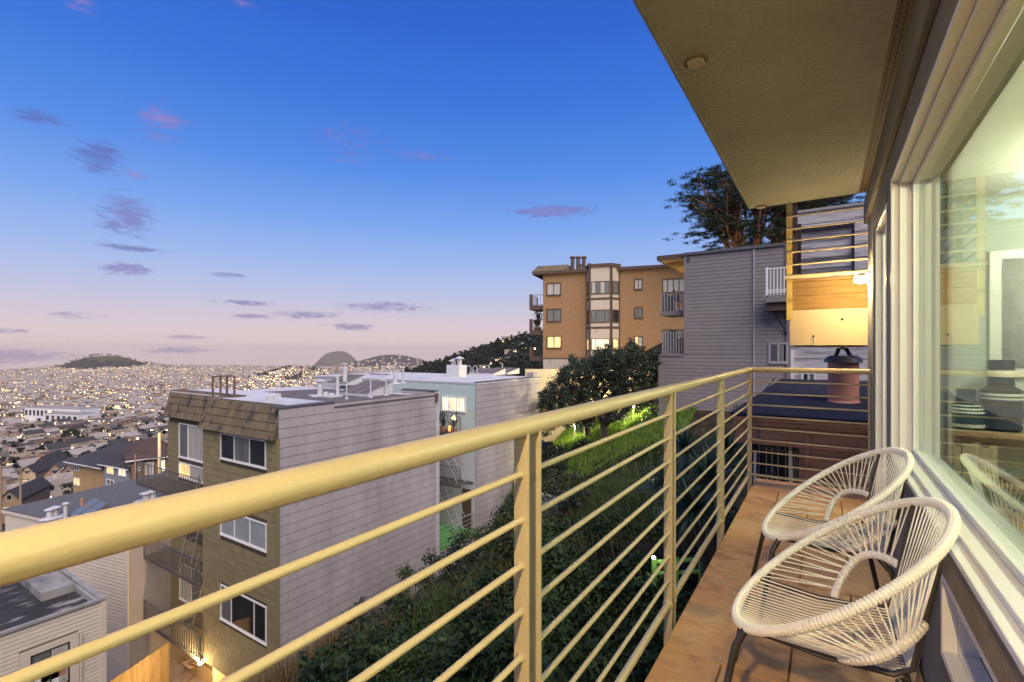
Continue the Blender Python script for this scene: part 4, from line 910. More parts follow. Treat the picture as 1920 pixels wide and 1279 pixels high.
# ================================================================== C: low building with the gravel roof, turned off the street grid
CH = lambda lat, dep: cR*lat+cF*dep
ang = rad(YAW)+math.atan2(-3.7, 9.4)     # direction of its near face
c0 = CH(-26.7, 25.7); Wc = Wall(c0[0], c0[1], ang)
Cb = thing('apartment_building', (float(c0[0]), float(c0[1]), -16), 'low building with a wide grey gravel roof and cream lap siding, skylight on top', 'building')
ZCr = EYE-8.4; Lc = Wc.ux(240); Dc = 26
m = M().wb(Wc, 0, Lc, -17, ZCr-.02, -Dc, -.03); m.build('wall', MT['creamback'], Cb)
m = M().wb(Wc, -.1, Lc+.1, ZCr-.02, ZCr+.03, -Dc, .08); rf = m.build('roof', MT['roofgrey'], Cb)
M().wb(Wc, -.12, Lc+.12, ZCr-.16, ZCr-.021, .02, .1).build('fascia', MT['cream'], Cb)
clad(Wc, Cb, 'siding_board', MT['cream'], 0, Lc-.06, -16.5, ZCr-.17, 30, .16, .022, .014, lean=.018, n0=-.03)
We = Wall(*(Wc.O+Wc.U*Lc), ang+math.pi/2)
M().wb(We, 0, Dc, -17, ZCr-.03, -.02, .015).build('end_wall', MT['taupe'], Cb)
M().wb(Wc, Lc-.09, Lc+.03, -17, ZCr-.17, -.02, .03).build('corner_board', MT['cream'], Cb)
M().wb(We, 2.0, 2.4, -12.1, -11.2, .015, .06).build('window', MT['dark'], Cb)
M().wb(We, 3.3, 3.7, -14.9, -13.7, .015, .06).build('window', MT['dark'], Cb)
for px, b, tp, r in ((123,977,946,.09),(103,969,953,.15),(93,972,957,.13),(154,966,934,.07),(275,932,927,.0),(274,939,926,.18),(288,937,922,.18)):
    if r: roofpipe(Cb, px, b, tp, ZCr+.03, r, 'terra' if px == 154 else 'galv', cap=r > .08 and px != 154)
x, y, t = roofpt(167, 973, ZCr+.03)
sk = M().box(x-.95, x+.95, y-.55, y+.55, ZCr+.03, ZCr+.17).build('skylight', MT['galv'], Cb)
for i in (0, 1):
    u0, u1 = x-.9+i*.91, x-.01+i*.91
    f = M().hexa([(u0,y-.58,ZCr+.171),(u1,y-.58,ZCr+.171),(u1,y+.5,ZCr+.171),(u0,y+.5,ZCr+.171),(u0,y-.58,ZCr+.23),(u1,y-.58,ZCr+.23),(u1,y+.5,ZCr+.82),(u0,y+.5,ZCr+.82)]).build('skylight_sash', MT['iron'], sk)
    M().quad((u0+.06,y-.54,ZCr+.26),(u1-.06,y-.54,ZCr+.26),(u1-.06,y+.44,ZCr+.80),(u0+.06,y+.44,ZCr+.80)).build('pane', MT['panemid'], sk)
# ================================================================== D: cream siding with the worn tar roof
D = thing('house', (-21, 2, -14), 'cream lap sided house with a worn black tar roof and a black framed window', 'house')
dd = at(197, 1120, 15.0); ZD = dd.z
Dx, Dy = dd.x, dd.y; SD = Wall(Dx, Dy-11, math.pi/2)
M().box(Dx-8, Dx-.03, Dy-11, Dy, -16, ZD-.25).build('wall', MT['creamback'], D)
M().box(Dx-7.8, Dx-.2, Dy-11, Dy-.2, ZD-.40, ZD-.24).build('roof', MT['rooftar'], D)
M().box(Dx-.12, Dx+.03, Dy-11, Dy+.02, ZD-.07, ZD).box(Dx-8, Dx-.13, Dy-.12, Dy+.02, ZD-.07, ZD).build('parapet_cap', MT['concrete'], D)
M().box(Dx-.2, Dx-.031, Dy-11, Dy-.0, ZD-.5, ZD-.071).box(Dx-8, Dx-.21, Dy-.2, Dy, ZD-.5, ZD-.071).build('parapet', MT['concrete'], D)
x, y, t = roofpt(70, 1106, ZD-.24)
M().box(Dx-5, Dx-1.9, Dy-1.0, Dy-.21, ZD-.239, ZD+.02).build('roof_curb', MT['concrete'], D)
wd_ = SD.rect(57, 1216, 131, 1282); wd_ = (wd_[0], wd_[1], wd_[2]-.2, wd_[3])
hole = (wd_[0]-.22, wd_[1]+.2, wd_[2]-.2, wd_[3]+.16)
clad(SD, D, 'siding_board', MT['cream'], 0, 10.93, -15.5, ZD-.11, 30, .118, .010, .010, holes=[hole], lean=.010, n0=-.03)
M().wb(SD, 10.9, 11.03, -16, ZD-.101, -.03, .02).build('corner_board', MT['cream'], D)
m = M(); u0, u1, z0, z1 = hole
m.wb(SD, u0, wd_[0], z0, z1, -.02, .012).wb(SD, wd_[1], u1, z0, z1, -.02, .012).wb(SD, wd_[0], wd_[1], wd_[3], z1, -.02, .012).wb(SD, wd_[0], wd_[1], z0, wd_[2], -.02, .012)
m.build('window_trim', MT['cream'], D)
w = window(SD, D, wd_, MT['dark'], ['panemid','panecurt'], [.5], fw=.04, out=.03, sill=False, n0=-.02)
M().wb(SD, wd_[0]+.08, wd_[0]+.6, wd_[2]+.1, wd_[2]+.55, -.002, .001).build('bedding', MT['white'], w)
M().wb(SD, wd_[1]-.62, wd_[1]-.08, wd_[2]+.3, wd_[2]+.62, -.002, .001).build('cupboard', MT['terrawall'], w)
M().tube([SD.pt(hole[1]+.05, -12, .03), SD.pt(hole[1]+.05, hole[3]-.05, .03)], .02, 6).build('conduit', MT['cream'], D)
# ================================================================== E: golden shingled flats up the hill
eo = CH(.0634*50, 50.)
We_ = Wall(eo[0], eo[1], rad(YAW)+math.atan2(-.33, .944)); We_.U = cR*.944+cF*-.33; We_.U /= np.linalg.norm(We_.U); We_.N = np.array([We_.U[1], -We_.U[0]]); We_.ang = math.atan2(We_.U[1], We_.U[0])
E_ = thing('apartment_building', (float(eo[0]), float(eo[1]), -3), 'golden brown shingled apartment block with a cream bay, dark trim and brick chimneys', 'building')
Le = 21.
def er(x0, y0, x1, y1): return We_.rect(x0, y0, x1, y1)
ztop = We_.zy(512, 3.5)
zbase = We_.zy(671.5, 2)
M().wb(We_, 0, Le, zbase, ztop, -12, 0).build('wall', MT['orange'], E_)
M().wb(We_, .02, Le, zbase-8, zbase-.09, -12, -.02).build('base_wall', MT['beige'], E_)
M().wb(We_, -.02, Le, zbase-.088, zbase+.0, -12, .02).build('base_trim', MT['brown'], E_)
M().wb(We_, -1.05, Le, ztop+.0, ztop+.32, -12.8, .35).build('roof', MT['brown'], E_)
a, b = We_.ux(1003.5), We_.ux(1064.5)
m = M(); z0 = ztop+.32; z1 = We_.zy(496, 1)
m.hexa([We_.pt(a-.35,z0,.2),We_.pt(b,z0,.2),We_.pt(b,z0,-2.6),We_.pt(a-.35,z0,-2.6),We_.pt(a+.15,z1,-.5),We_.pt(b-.1,z1,-.5),We_.pt(b-.1,z1,-2.2),We_.pt(a+.15,z1,-2.2)]); m.build('mansard_roof', MT['mansard'], E_)
for px, py in ((1069,481),(1079.5,481),(1090.5,481),(1083.5,496),(1101,494)):
    u = We_.ux(px); z = We_.zy(py, u); r = .2 if py < 490 else .12
    p0_, p1_ = We_.pt(u, ztop+.3, -1.2), We_.pt(u, z, -1.2)
    c_ = M().tube([p0_, p1_], r, 12).build('chimney', MT['brownpipe'], E_, smooth=True)
    M().lathe(p1_, [(r*1.1,0),(r*1.5,.06),(r*1.5,.16),(r*.7,.24)], 14).build('chimney_cap', MT['brownpipe'], c_, smooth=True)
for (rc, pn) in (((1025,530.5,1052,554),['panecurt','panecurt']),((1025.3,579,1052.5,603.4),['panemid','panemid']),((1025.3,630,1053,653.3),['warm','warm']),
                 ((1189,523,1205,543.3),['panecurt','panecurt']),((1189.2,576,1205.5,597),['panemid','panemid']),((1189.2,630,1205.5,652),['warm','panecurt']),
                 ((1241.5,522.5,1284,549),['panecurt','panecurt','panecurt','panecurt']),((1242,617.5,1284,660),['panemid','pane','panemid'])):
    window(We_, E_, er(*rc), MT['brown'], pn, fw=.09, out=.08, n0=.002)
# bay: three faces
u0, u1, v0, v1 = We_.ux(1100), We_.ux(1162), We_.ux(1108.5), We_.ux(1148.5)
zbt = We_.zy(505, u0); bo = .9; NB = We_.N
bays = M()
def prism(m, z0, z1, g=0, mi=0):
    q = [We_.pt(u0-g,0,0), We_.pt(v0-g*.4,0,bo+g), We_.pt(v1+g*.4,0,bo+g), We_.pt(u1+g,0,0)]
    lo = [Vector((p.x,p.y,z0)) for p in q]; hi = [Vector((p.x,p.y,z1)) for p in q]
    m.add(lo+hi, [(0,1,5,4),(1,2,6,5),(2,3,7,6),(3,0,4,7),(3,2,1,0),(4,5,6,7)], mi); return m
bay = prism(M(), zbase+.05, zbt).build('bay', MT['beige'], E_)
prism(M(), zbt+.001, zbt+.32, .12).build('bay_roof', MT['brown'], E_)
for yy in (562.5, 615.5): zc_ = We_.zy(yy, v0); prism(M(), zc_-.11, zc_+.11, .03).build('bay_trim', MT['brown'], bay)
pv = [We_.pt(u0,0,0), We_.pt(v0,0,bo), We_.pt(v1,0,bo), We_.pt(u1,0,0)]
faces = []
for a_, b_ in zip(pv, pv[1:]):
    d_ = b_-a_; faces.append((Wall(a_.x, a_.y, math.atan2(d_.y, d_.x)), d_.length))
for (Wf, ln_) in faces:
    for e_ in (0, ln_): M().wb(Wf, max(0,e_-.12), min(ln_,e_+.12), zbase+.1, zbt-.001, 0, .05).build('bay_post', MT['brown'], bay)
zz = [(We_.zy(b1, v0)+.0, We_.zy(a1, v0)) for a1, b1 in ((530.5,553.5),(582.6,606),(635.5,657))]
for i, (za_, zb_) in enumerate(zz):
    k = ['panecurt','panemid','warmhi'][i]; k2 = ['panemid','pane','warm'][i]
    for fi, (Wf, ln_) in enumerate(faces):
        window(Wf, E_, (.16, ln_-.16, za_, zb_), MT['brown'], [k,k2,k,k2] if (fi == 1 and i == 0) else [k,k,k] if fi == 1 else [k2], [.25,.5,.75] if (fi == 1 and i == 0) else [.24,.75] if fi == 1 else None, fw=.07, out=.04, n0=.0)
# end balconies
for i, (ya, yb, lit) in enumerate(((552,577,0),(599,625,0),(652,674,1))):
    zf_, zt_ = We_.zy(yb-5, 0), We_.zy(ya, 0); a = We_.ux(991)
    bl = M().wb(We_, a, -.01, zf_-.45, zf_, -3.2, -.3).build('balcony', MT['brown'], E_)
    g = M(); c = [We_.pt(-.02,0,-.35), We_.pt(a+.06,0,-.35), We_.pt(a+.06,0,-3.1)]
    bars_fence(g, [(q.x,q.y) for q in c], zf_, zt_, .02, .3, .05); g.wb(We_, a, a+.3, zf_, zt_+.08, -.4, -.28); g.build('guard_rail', MT['brown'], bl)
    if lit: M().ball(We_.pt(a+.5, zt_-.1, -.6), .09).build('lamp', emit('porch lamp', (1,.75,.4), 6), bl)
for i in range(2):
    p = We_.pt(-.7-.3*i, We_.zy(620, 0), -.9)
    tp = thing('potted_plant', p, ['arching palm in a pot on the middle end balcony of the golden flats','leafy bush in a pot on the middle end balcony of the golden flats'][i], 'plant', 'plants on the golden flats balcony')
    M().lathe(p, [(.18,0),(.24,.4),(.22,.41)], 12).build('pot', MT['brownpipe'], tp); m = M()
    for k in range(30):
        a_ = random.uniform(0, 6.3); r = random.uniform(.2, .9 if i == 0 else .5); h = random.uniform(.5, 1.7 if i == 0 else .8); s = Vector((-math.sin(a_), math.cos(a_), 0))*.06
        q = p+Vector((0,0,.4)); mid = q+Vector((math.cos(a_)*r*.5, math.sin(a_)*r*.5, h)); e = q+Vector((math.cos(a_)*r, math.sin(a_)*r, h*.75))
        m.add([q-s*.3,q+s*.3,mid+s,mid-s], [(0,1,2,3)]); m.add([mid-s,mid+s,e+s*.2,e-s*.2], [(0,1,2,3)])
    m.build('leaves', MT['leafdark'], tp)
# ================================================================== F: grey clapboard house next along
Fy = 27.9; WF = Wall(-6.9, Fy, 0)
F_ = thing('apartment_building', (-4.3, 30, -5), 'tall grey clapboard building with overhanging eave and small side balconies', 'building')
u0, u1 = WF.ux(1283), WF.ux(1471); zt = WF.zy(474, (u0+u1)/2)-.0; zt = WF.zy(477, u0+.3)
ul = WF.ux(1235); zst = WF.zy(664, ul)
xL, xM, xR = -6.9+ul, -6.9+u0, -6.9+u1
M().box(xM+.02, xR, Fy+.02, Fy+9, -7, zt).build('wall', MT['clapsback'], F_)
M().box(xL+.02, xM+.02, Fy+.02, Fy+4.5, -7, zst).build('side_wing', MT['clapsback'], F_)
clad(WF, F_, 'clapboard', MT['claps'], u0+.10, u1-.02, zst, zt-.06, 30, .192, .006, .012, lean=.014, n0=-.02)
clad(WF, F_, 'clapboard', MT['claps'], ul+.10, u1-.02, -6.2, zst-.02, 30, .192, .006, .012, lean=.014, n0=-.02)
M().wb(WF, u0-.02, u0+.12, zst, zt, -.02, .03).wb(WF, ul-.02, ul+.12, -6.5, zst-.12, -.02, .03).build('corner_board', MT['claps'], F_)
M().wb(WF, u0-.05, u1+.02, zt-.05, zt+.10, -9, .10).build('roof', MT['curbdark'], F_)
M().box(xL-.06, xM-.03, Fy-.05, Fy+4.5, zst-.1, zst+.0).build('wing_roof', MT['claps'], F_)
ue = WF.ux(1231)
M().box(-6.9+ue, xM-.06, Fy+.05, Fy+5.6, zt-.16, zt+.10).build('eave', MT['brown'], F_)
M().box(-6.9+ue+.15, xM-.07, Fy+.2, Fy+5.5, zt-.168, zt-.161).build('eave_soffit', mat('soffit tinted orange lit', (.36,.20,.07), .8, .12, 2), F_)  # orange light under the eave is put into this skin's colour
M().wb(WF, WF.ux(1412), WF.ux(1415.5), -6, zt-.02, .012, .06).build('downpipe', MT['panel'], F_)
M().wb(WF, u0+.2, u0+.3, zt-.35, zt-.15, .02, .08).build('cable_box', MT['brown'], F_)
gr = MT['irongrey']
for (ya, yf, big) in ((548,582,1),(622,664,0)):
    zf_, zt_ = WF.zy(yf, ue), WF.zy(ya, ue)
    x0, x1 = -6.9+WF.ux(1233 if big else 1238), xM-.02
    if big: bl = M().box(x0, x1, Fy+.5, Fy+3.6, zf_-.28, zf_).build('balcony', MT['claps'], F_)
    else: bl = M().box(x0, x1, Fy+.2, Fy+3.6, zf_-.02, zf_+.03).build('balcony', MT['claps'], F_)
    for k in range(9):
        xx = x0+.05+(x1-x0-.1)*k/8; M().box(xx, xx+.06, Fy+.52 if big else Fy+.2, Fy+.55 if big else Fy+.24, zf_+.03, zt_).build('baluster', gr, bl)
    for k in range(16):
        yy = Fy+.6+k*.19; M().box(x0+.02, x0+.045, yy, yy+.15, zf_+.03, zt_+.02).build('guard_slat', gr, bl)
for i, dx in enumerate((.25, .7)):
    p = Vector((xM-1.2+dx, Fy+1.1, WF.zy(582, ue)))
    fr = thing('folded_umbrella', p, ['taller folded dark parasol on the clapboard balcony','shorter folded dark parasol on the clapboard balcony'][i], 'umbrella', 'parasols on the clapboard balcony')
    h = 1.15-.25*i; tx = p+Vector((.12*(-1)**i,0,h))
    M().tube([p, tx], .03, 6).build('pole', MT['dark'], fr); M().tube([p.lerp(tx,.6), tx+Vector((0,0,.12))], [.13,.02], 8).build('canopy', MT['pane'], fr)
    M().tube([p+Vector((.45,0,0)), p.lerp(tx,.8)], .022, 6).build('prop', MT['dark'], fr)
# right side: white railing balcony on brackets and a window
zf_, zt_ = WF.zy(556, u1), WF.zy(507, u1); a, b = WF.ux(1441), WF.ux(1480)
bl = M().wb(WF, a, b+.4, zf_-.35, zf_, .02, 1.1).build('balcony', MT['claps'], F_)
M().wb(WF, a, b+.4, zf_-.75, zf_-.36, .05, .9).build('balcony_base', MT['brown'], F_)
for k in range(7): M().wb(WF, a+.02+k*.145, a+.06+k*.145, zf_, zt_, 1.04, 1.08).build('baluster', MT['white'], bl)
for z in (zt_-.04, zf_+.12, zf_+.22): M().wb(WF, a, b+.4, z, z+.045, 1.045, 1.075).build('rail', MT['white'], bl)
M().wb(WF, a-.02, a+.07, zf_-.1, zt_+.06, 1.02, 1.1).build('newel_post', MT['white'], bl)
M().tube([WF.pt(b-.1,zf_-1.9,.05), WF.pt(a+.3,zf_-.76,.6)], .04, 6).tube([WF.pt(b+.1,zf_-2.0,.05), WF.pt(b+.1,zf_-.76,.6)], .04, 6).build('bracket', MT['dark'], bl)
window(WF, F_, WF.rect(1441,642,1478,681), MT['irongrey'], ['pane','panemid'], fw=.1)
M().wb(WF, u1-.02, u1+.10, -6, zt-.05, -3, .02).build('corner_post', MT['clapsback'], F_)
# ================================================================== G: weathered boarded house, and the terracotta one below it
Gy = 12.6; WG = Wall(-2, Gy, 0)
G_ = thing('house', (0, 14, -3), 'weathered grey boarded house standing behind the upper railing', 'house')
a, b = WG.ux(1483), WG.ux(1700); z1 = WG.zy(400, WG.ux(1500))
M().wb(WG, a+.02, b, -3, z1-.02, -4, -.025).build('wall', MT['clapsback'], G_)
clad(WG, G_, 'weathered_board', MT['oldboard'], a, b, -3, z1, 30, .27, .012, .02, lean=.006, n0=-.02, jag=0)
M().wb(WG, a-.03, b, z1+.0, z1+.06, -4, .03).build('roof_edge', MT['irongrey'], G_)
r = WG.rect(1500,427,1602,530); m = M()
m.wb(WG, r[0], r[1], r[3]-.06, r[3]+.03, .028, .07).wb(WG, r[1]-.05, r[1], r[2], r[3]-.061, .028, .06); m.build('trim', MT['slateroof'], G_)
for yy in (453, 488, 507): z = WG.zy(yy, r[0]); M().wb(WG, r[0], r[1]-.06, z-.012, z+.012, .028, .045).build('trim', MT['dark'], G_)
window(WG, G_, WG.rect(1502,697,1531,725), MT['white'], ['pane','panemid'], fw=.05, n0=.03)
M().wb(WG, WG.ux(1483), WG.ux(1489), -3, WG.zy(655,a), .02, .1).build('downpipe', MT['white'], G_)
Ty = 8.0; WT = Wall(-2, Ty, 0)
T_ = thing('house', (0, 10, -6), 'terracotta painted low house with a blue black sloping roof and a round clay flue', 'house')
a, b = WT.ux(1372), 4.5; zc_ = WT.zy(781, WT.ux(1480)); xr = Gy-.15
zr_ = EYE-56/FPX*10.9
m = M(); q0, q1 = -2+a, -2+b
m.hexa([(q0,Ty-.1,zc_-.03),(q1,Ty-.1,zc_-.03),(q1,xr,zr_-.03),(q0+.35,xr,zr_-.03),(q0,Ty-.1,zc_+.02),(q1,Ty-.1,zc_+.02),(q1,xr,zr_+.02),(q0+.35,xr,zr_+.02)]); rf = m.build('roof', MT['slateroof'], T_)
for k in range(4):
    xx = -1.0+.75*k; f = .0; M().hexa([(xx,Ty-.08,zc_+.021),(xx+.025,Ty-.08,zc_+.021),(xx+.025,xr,zr_+.021),(xx,xr,zr_+.021),(xx,Ty-.08,zc_+.027),(xx+.025,Ty-.08,zc_+.027),(xx+.025,xr,zr_+.027),(xx,xr,zr_+.027)]).build('roof_seam', MT['slateroof'], rf)
zfb = WT.zy(838, WT.ux(1480))
M().wb(WT, a+.06, b, zfb, zc_-.031, -4, 0).build('wall', MT['terrawall'], T_)
for (za_, zb_, o_) in ((zc_-.09, zc_-.032, .09),(zc_-.16, zc_-.091, .055),(zfb, zfb+.07, .03)): M().wb(WT, a+.03, b, za_, zb_, .001, o_).build('moulding', MT['terrawall'], T_, bevel=.008)
M().wb(WT, WT.ux(1498), b, -6, zfb-.001, -3, -.02).build('wall', MT['terrawall'], T_)
M().wb(WT, a+.06, WT.ux(1497.9), -6, zfb-.001, -3, -1.2).build('recess', MT['slot'], T_)
for k in range(4): M().wb(WT, WT.ux(1500), WT.ux(1507), zfb-.3-k*.0, zfb-.02, -.019, .01) if False else None
M().tube([WT.pt(WT.ux(1513),-4,.03),WT.pt(WT.ux(1513),zfb-.1,.03),WT.pt(WT.ux(1516),zfb+.2,.04)], .018, 8).build('cable', MT['terrawall'], T_)
for k in range(5):
    xa_ = WT.ux(1474+k*5.0); M().wb(WT, xa_, xa_+.025, -3.5, zfb-.03, -.6, -.57).build('curtain_slat', MT['panemid'], T_)
M().hexa([WT.pt(WT.ux(1478),-3.4,-.5),WT.pt(WT.ux(1500),-3.4,-.5),WT.pt(WT.ux(1500),-3.4,-.48),WT.pt(WT.ux(1478),-3.4,-.48),WT.pt(WT.ux(1474),zfb-.02,-.5),WT.pt(WT.ux(1480),zfb-.02,-.5),WT.pt(WT.ux(1480),zfb-.02,-.48),WT.pt(WT.ux(1474),zfb-.02,-.48)]).build('curtain', MT['white'], T_)
# wrought grille in the opening
gz0, gz1, ga, gb_ = -3.2, zfb-.03, WT.ux(1418), WT.ux(1470)
m = M()
for u in (ga, ga+.1, (ga+gb_)/2, gb_-.1, gb_): m.tube([WT.pt(u,gz0,-.35), WT.pt(u,gz1,-.35)], .007, 5)
for k in range(3):
    cxx = (ga+gb_)/2; rr = (gb_-ga)*.5*(1-.28*k); m.tube([WT.pt(cxx+rr*math.cos(t_), gz1-.02-.45*rr*math.sin(t_)*1.6, -.35) for t_ in np.linspace(0, math.pi, 14)], .006, 5)
m.tube([WT.pt(ga+.05,gz1-.75,-.35), WT.pt((ga+gb_)/2,gz1-.35,-.35), WT.pt(gb_-.05,gz1-.75,-.35)], .006, 5)
m.build('grille', MT['irongrey'], T_)
M().hexa([WT.pt(WT.ux(1402),-3.4,-.3),WT.pt(WT.ux(1412),-3.4,-.3),WT.pt(WT.ux(1412),-3.4,-.28),WT.pt(WT.ux(1402),-3.4,-.28),WT.pt(WT.ux(1409),zfb-.15,-.3),WT.pt(WT.ux(1414),zfb-.15,-.3),WT.pt(WT.ux(1414),zfb-.15,-.28),WT.pt(WT.ux(1409),zfb-.15,-.28)]).build('curtain', MT['white'], T_)
fc = at(1581, 760, 7.9); zb_ = at(1581, 777, 7.9).z; zt_ = at(1581, 674, 7.9).z
fl_ = M().tube([(fc.x,fc.y,zb_-.1),(fc.x,fc.y,zt_)], .212, 28).build('flue', MT['terra'], T_, smooth=True)
M().lathe((fc.x,fc.y,zb_-.12), [(.30,0),(.27,.06),(.235,.16),(.213,.20)], 28).build('flue_collar', MT['terra'], fl_, smooth=True)
M().lathe((fc.x,fc.y,zb_+.16), [(.27,0),(.25,.04),(.213,.07)], 28).build('flue_collar', MT['terra'], fl_, smooth=True)
M().lathe((fc.x,fc.y,zt_+.001), [(.27,-.05),(.25,.02),(.20,.05),(.19,.06)], 24).build('flue_cap', MT['dark'], fl_, smooth=True)
M().tube([(fc.x-.1,fc.y,zt_+.05),(fc.x-.06,fc.y,zt_+.17),(fc.x-.02,fc.y,zt_+.20),(fc.x+.04,fc.y,zt_+.17),(fc.x+.10,fc.y,zt_+.05)], .03, 8).build('flue_handle', MT['dark'], fl_, smooth=True)
M().box(fc.x-.26, fc.x+.26, fc.y-.2, fc.y+.2, zt_+.205, zt_+.22).build('rain_plate', MT['dark'], fl_)
# ================================================================== planting
def rhombs(P, nrm, size, asp=.5):
    n = len(P); a = RNG.normal(size=(n, 3)); a -= nrm*(a*nrm).sum(1, keepdims=True); a /= np.linalg.norm(a, axis=1, keepdims=True)+1e-9
    b = np.cross(nrm, a); s = size if np.ndim(size) else np.full(n, size); s = s[:, None]
    V = np.stack([P-a*s, P-b*s*asp+a*s*.1, P+a*s, P+b*s*asp+a*s*.1], 1).reshape(-1, 3)
    return V
def unit(n):
    v = RNG.normal(size=(n, 3)); return v/np.linalg.norm(v, axis=1, keepdims=True)
def clump(C_, rad3, n, size, asp=.5, shell=.5, up=.4):
    """n leaves per centre, spread through flattened blobs, denser at their skin"""
    C_ = np.asarray(C_, float); k = len(C_); d = unit(k*n); rr = (shell+(1-shell)*RNG.random(k*n))**1.0
    rad3 = np.asarray(rad3, float); rad3 = np.repeat(np.broadcast_to(rad3, (k, 3)), n, 0)
    P = np.repeat(C_, n, 0)+d*rr[:, None]*rad3
    nr = d*.6+unit(k*n)*.7+np.array([0, 0, up]); nr /= np.linalg.norm(nr, axis=1, keepdims=True)
    V = rhombs(P, nr, size*(.7+.6*RNG.random(k*n)), asp)
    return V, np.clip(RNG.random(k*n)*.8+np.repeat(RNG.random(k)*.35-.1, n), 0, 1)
def leafobj(name, VS, mt, parent=None, kind=None):
    V = np.concatenate([v for v, s in VS]); S_ = np.concatenate([s for v, s in VS])
    if parent: V = V-np.array(ORG[parent.name])
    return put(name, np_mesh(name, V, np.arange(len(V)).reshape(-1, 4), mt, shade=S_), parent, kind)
def limb(m, p, q, r0, r1, bend=.12, n=6):
    p, q = Vector(p), Vector(q); L_ = (q-p).length; off = Vector(RNG.normal(size=3))*L_*bend
    off2 = Vector(RNG.normal(size=3))*L_*bend*.5; pts = []
    for i in range(n+1):
        t = i/n; pts.append(p.lerp(q, t)+off*math.sin(math.pi*t)+off2*math.sin(2*math.pi*t))
    m.tube(pts, [r0+(r1-r0)*i/n for i in range(n+1)], 7); return pts
# --- the big cypress behind the clapboard house
T0 = 42.
cyp = thing('cypress_tree', at(1385, 640, T0), 'tall dark cypress with orange brown limbs spreading above the grey clapboard roof', 'tree')
trunks = [((1382,640),(1388,455),(1372,400)), ((1418,640),(1424,470),(1420,405)), ((1450,640),(1452,460),(1462,395))]
tg = []
for i in range(130):
    for _ in range(40):
        a = random.uniform(0, 2*math.pi); rr = random.random()**.35
        x = 1446+172*rr*math.cos(a); y = 388+98*rr*math.sin(a); d = random.uniform(-5.2, 5.2)*math.sqrt(max(.05, 1-rr*rr*.8))
        low = 462 if x < 1400 else 452
        if y < low and y > 292+max(0, (1330-x))*.9 and not (x < 1330 and y > 452) and not (1345 < x < 1480 and y > 415 and abs(d) < 2): break
    tg.append((x, y, d))
m = M(); cl = []
for ti, (b0, b1, b2) in enumerate(trunks):
    p0, p1, p2 = at(b0[0], b0[1], T0), at(b1[0], b1[1], T0), at(b2[0], b2[1], T0)
    limb(m, p0, p1, .55, .42, .03); limb(m, p1, p2, .42, .26, .05)
for (x, y, d) in tg:
    ti = 0 if x < 1400 else 1 if x < 1438 else 2
    b0, b1, b2 = trunks[ti]; f = random.uniform(-.35, 1)
    s = at(b1[0], b1[1], T0).lerp(at(b2[0], b2[1], T0), max(0, f)) if f > 0 else at(b1[0], b1[1], T0).lerp(at(b0[0], b0[1], T0), -f*.5)
    e = at(x, y, T0+d); pts = limb(m, s, e, random.uniform(.10, .19), .025, .07)
    for q in range(2):
        g = pts[random.choice((3,4,5))]+Vector(RNG.normal(size=3))*.7; cl.append(g)
    cl.append(e)
m.build('trunk', MT['bark'], cyp, smooth=True)
cl = np.array([tuple(c) for c in cl])
VS = []
for k in range(7):       # sprays: each clump is a handful of flat layered fans
    cc = cl+RNG.normal(size=cl.shape)*np.array([.62,.62,.30]); VS.append(clump(cc, (.58,.58,.15), 58, .115, .24, .1, 1.1))
leafobj('crown', VS, MT['leafcyp'], cyp)
# --- low dark tree with twisting limbs between the flats and the clapboard house
T1 = 30.
dk = thing('spreading_tree', at(1135, 850, 29), 'low wide dark evergreen tree with twisting trunks on the lit lawn', 'tree')
m = M(); cc = []; tips = []
bases = [((1143,838),29.0,(1132,795)), ((1112,835),30.5,(1100,800)), ((1205,815),31.0,(1205,770))]
for (b, t, mid) in bases:
    p = at(*b, t); q = at(*mid, t); limb(m, p-Vector((0,0,.8)), q, .26, .2, .05)
    for k in range(11):
        x = mid[0]+random.uniform(-95, 70); x = min(max(x, 1020), 1232); top = np.interp(x, [1012,1040,1090,1150,1200,1240], [738,694,662,646,640,652])
        e = at(x, random.uniform(top+14, top+75), t+random.uniform(-2.5, 2.5)); pts = limb(m, q, e, random.uniform(.09,.15), .03, .12)
        for w in range(4):
            x2 = x+random.uniform(-45, 45); x2 = min(max(x2, 1016), 1236); tp = np.interp(x2, [1012,1040,1090,1150,1200,1240], [738,694,662,646,640,652])
            tips.append(limb(m, pts[4], at(x2, random.uniform(tp+8, tp+70), t+random.uniform(-2.8, 2.8)), .045, .012, .12, 4)[-1])
m.build('trunk', MT['barkdark'], dk, smooth=True)
for i in range(1150):
    x = random.uniform(1012, 1236); tp = np.interp(x, [1012,1040,1090,1150,1200,1240], [742,698,664,649,642,655])+9*math.sin(x*.11)+6*math.sin(x*.29+1); t = 30+random.uniform(-3.2, 2.6)
    h = random.random()**1.35*(120 if x > 1060 else 85)
    cc.append(tuple(at(x, tp+4+h+abs(t-30)*4, t)))
tp_ = [tuple(v) for v in tips]
VS = [clump(cc, (.27,.27,.18), 30, .075, .5, .3, .5), clump(tp_, (.4,.4,.26), 40, .07, .5, .2, .5)]
low = []
for i in range(120):
    x = random.uniform(1012, 1235); low.append(tuple(at(x, random.uniform(738, 792), 31+random.uniform(-2, 2))))
VS.append(clump(low, (.34,.34,.3), 26, .07, .5, .2, .3))
leafobj('crown', VS, MT['leafdark'], dk)
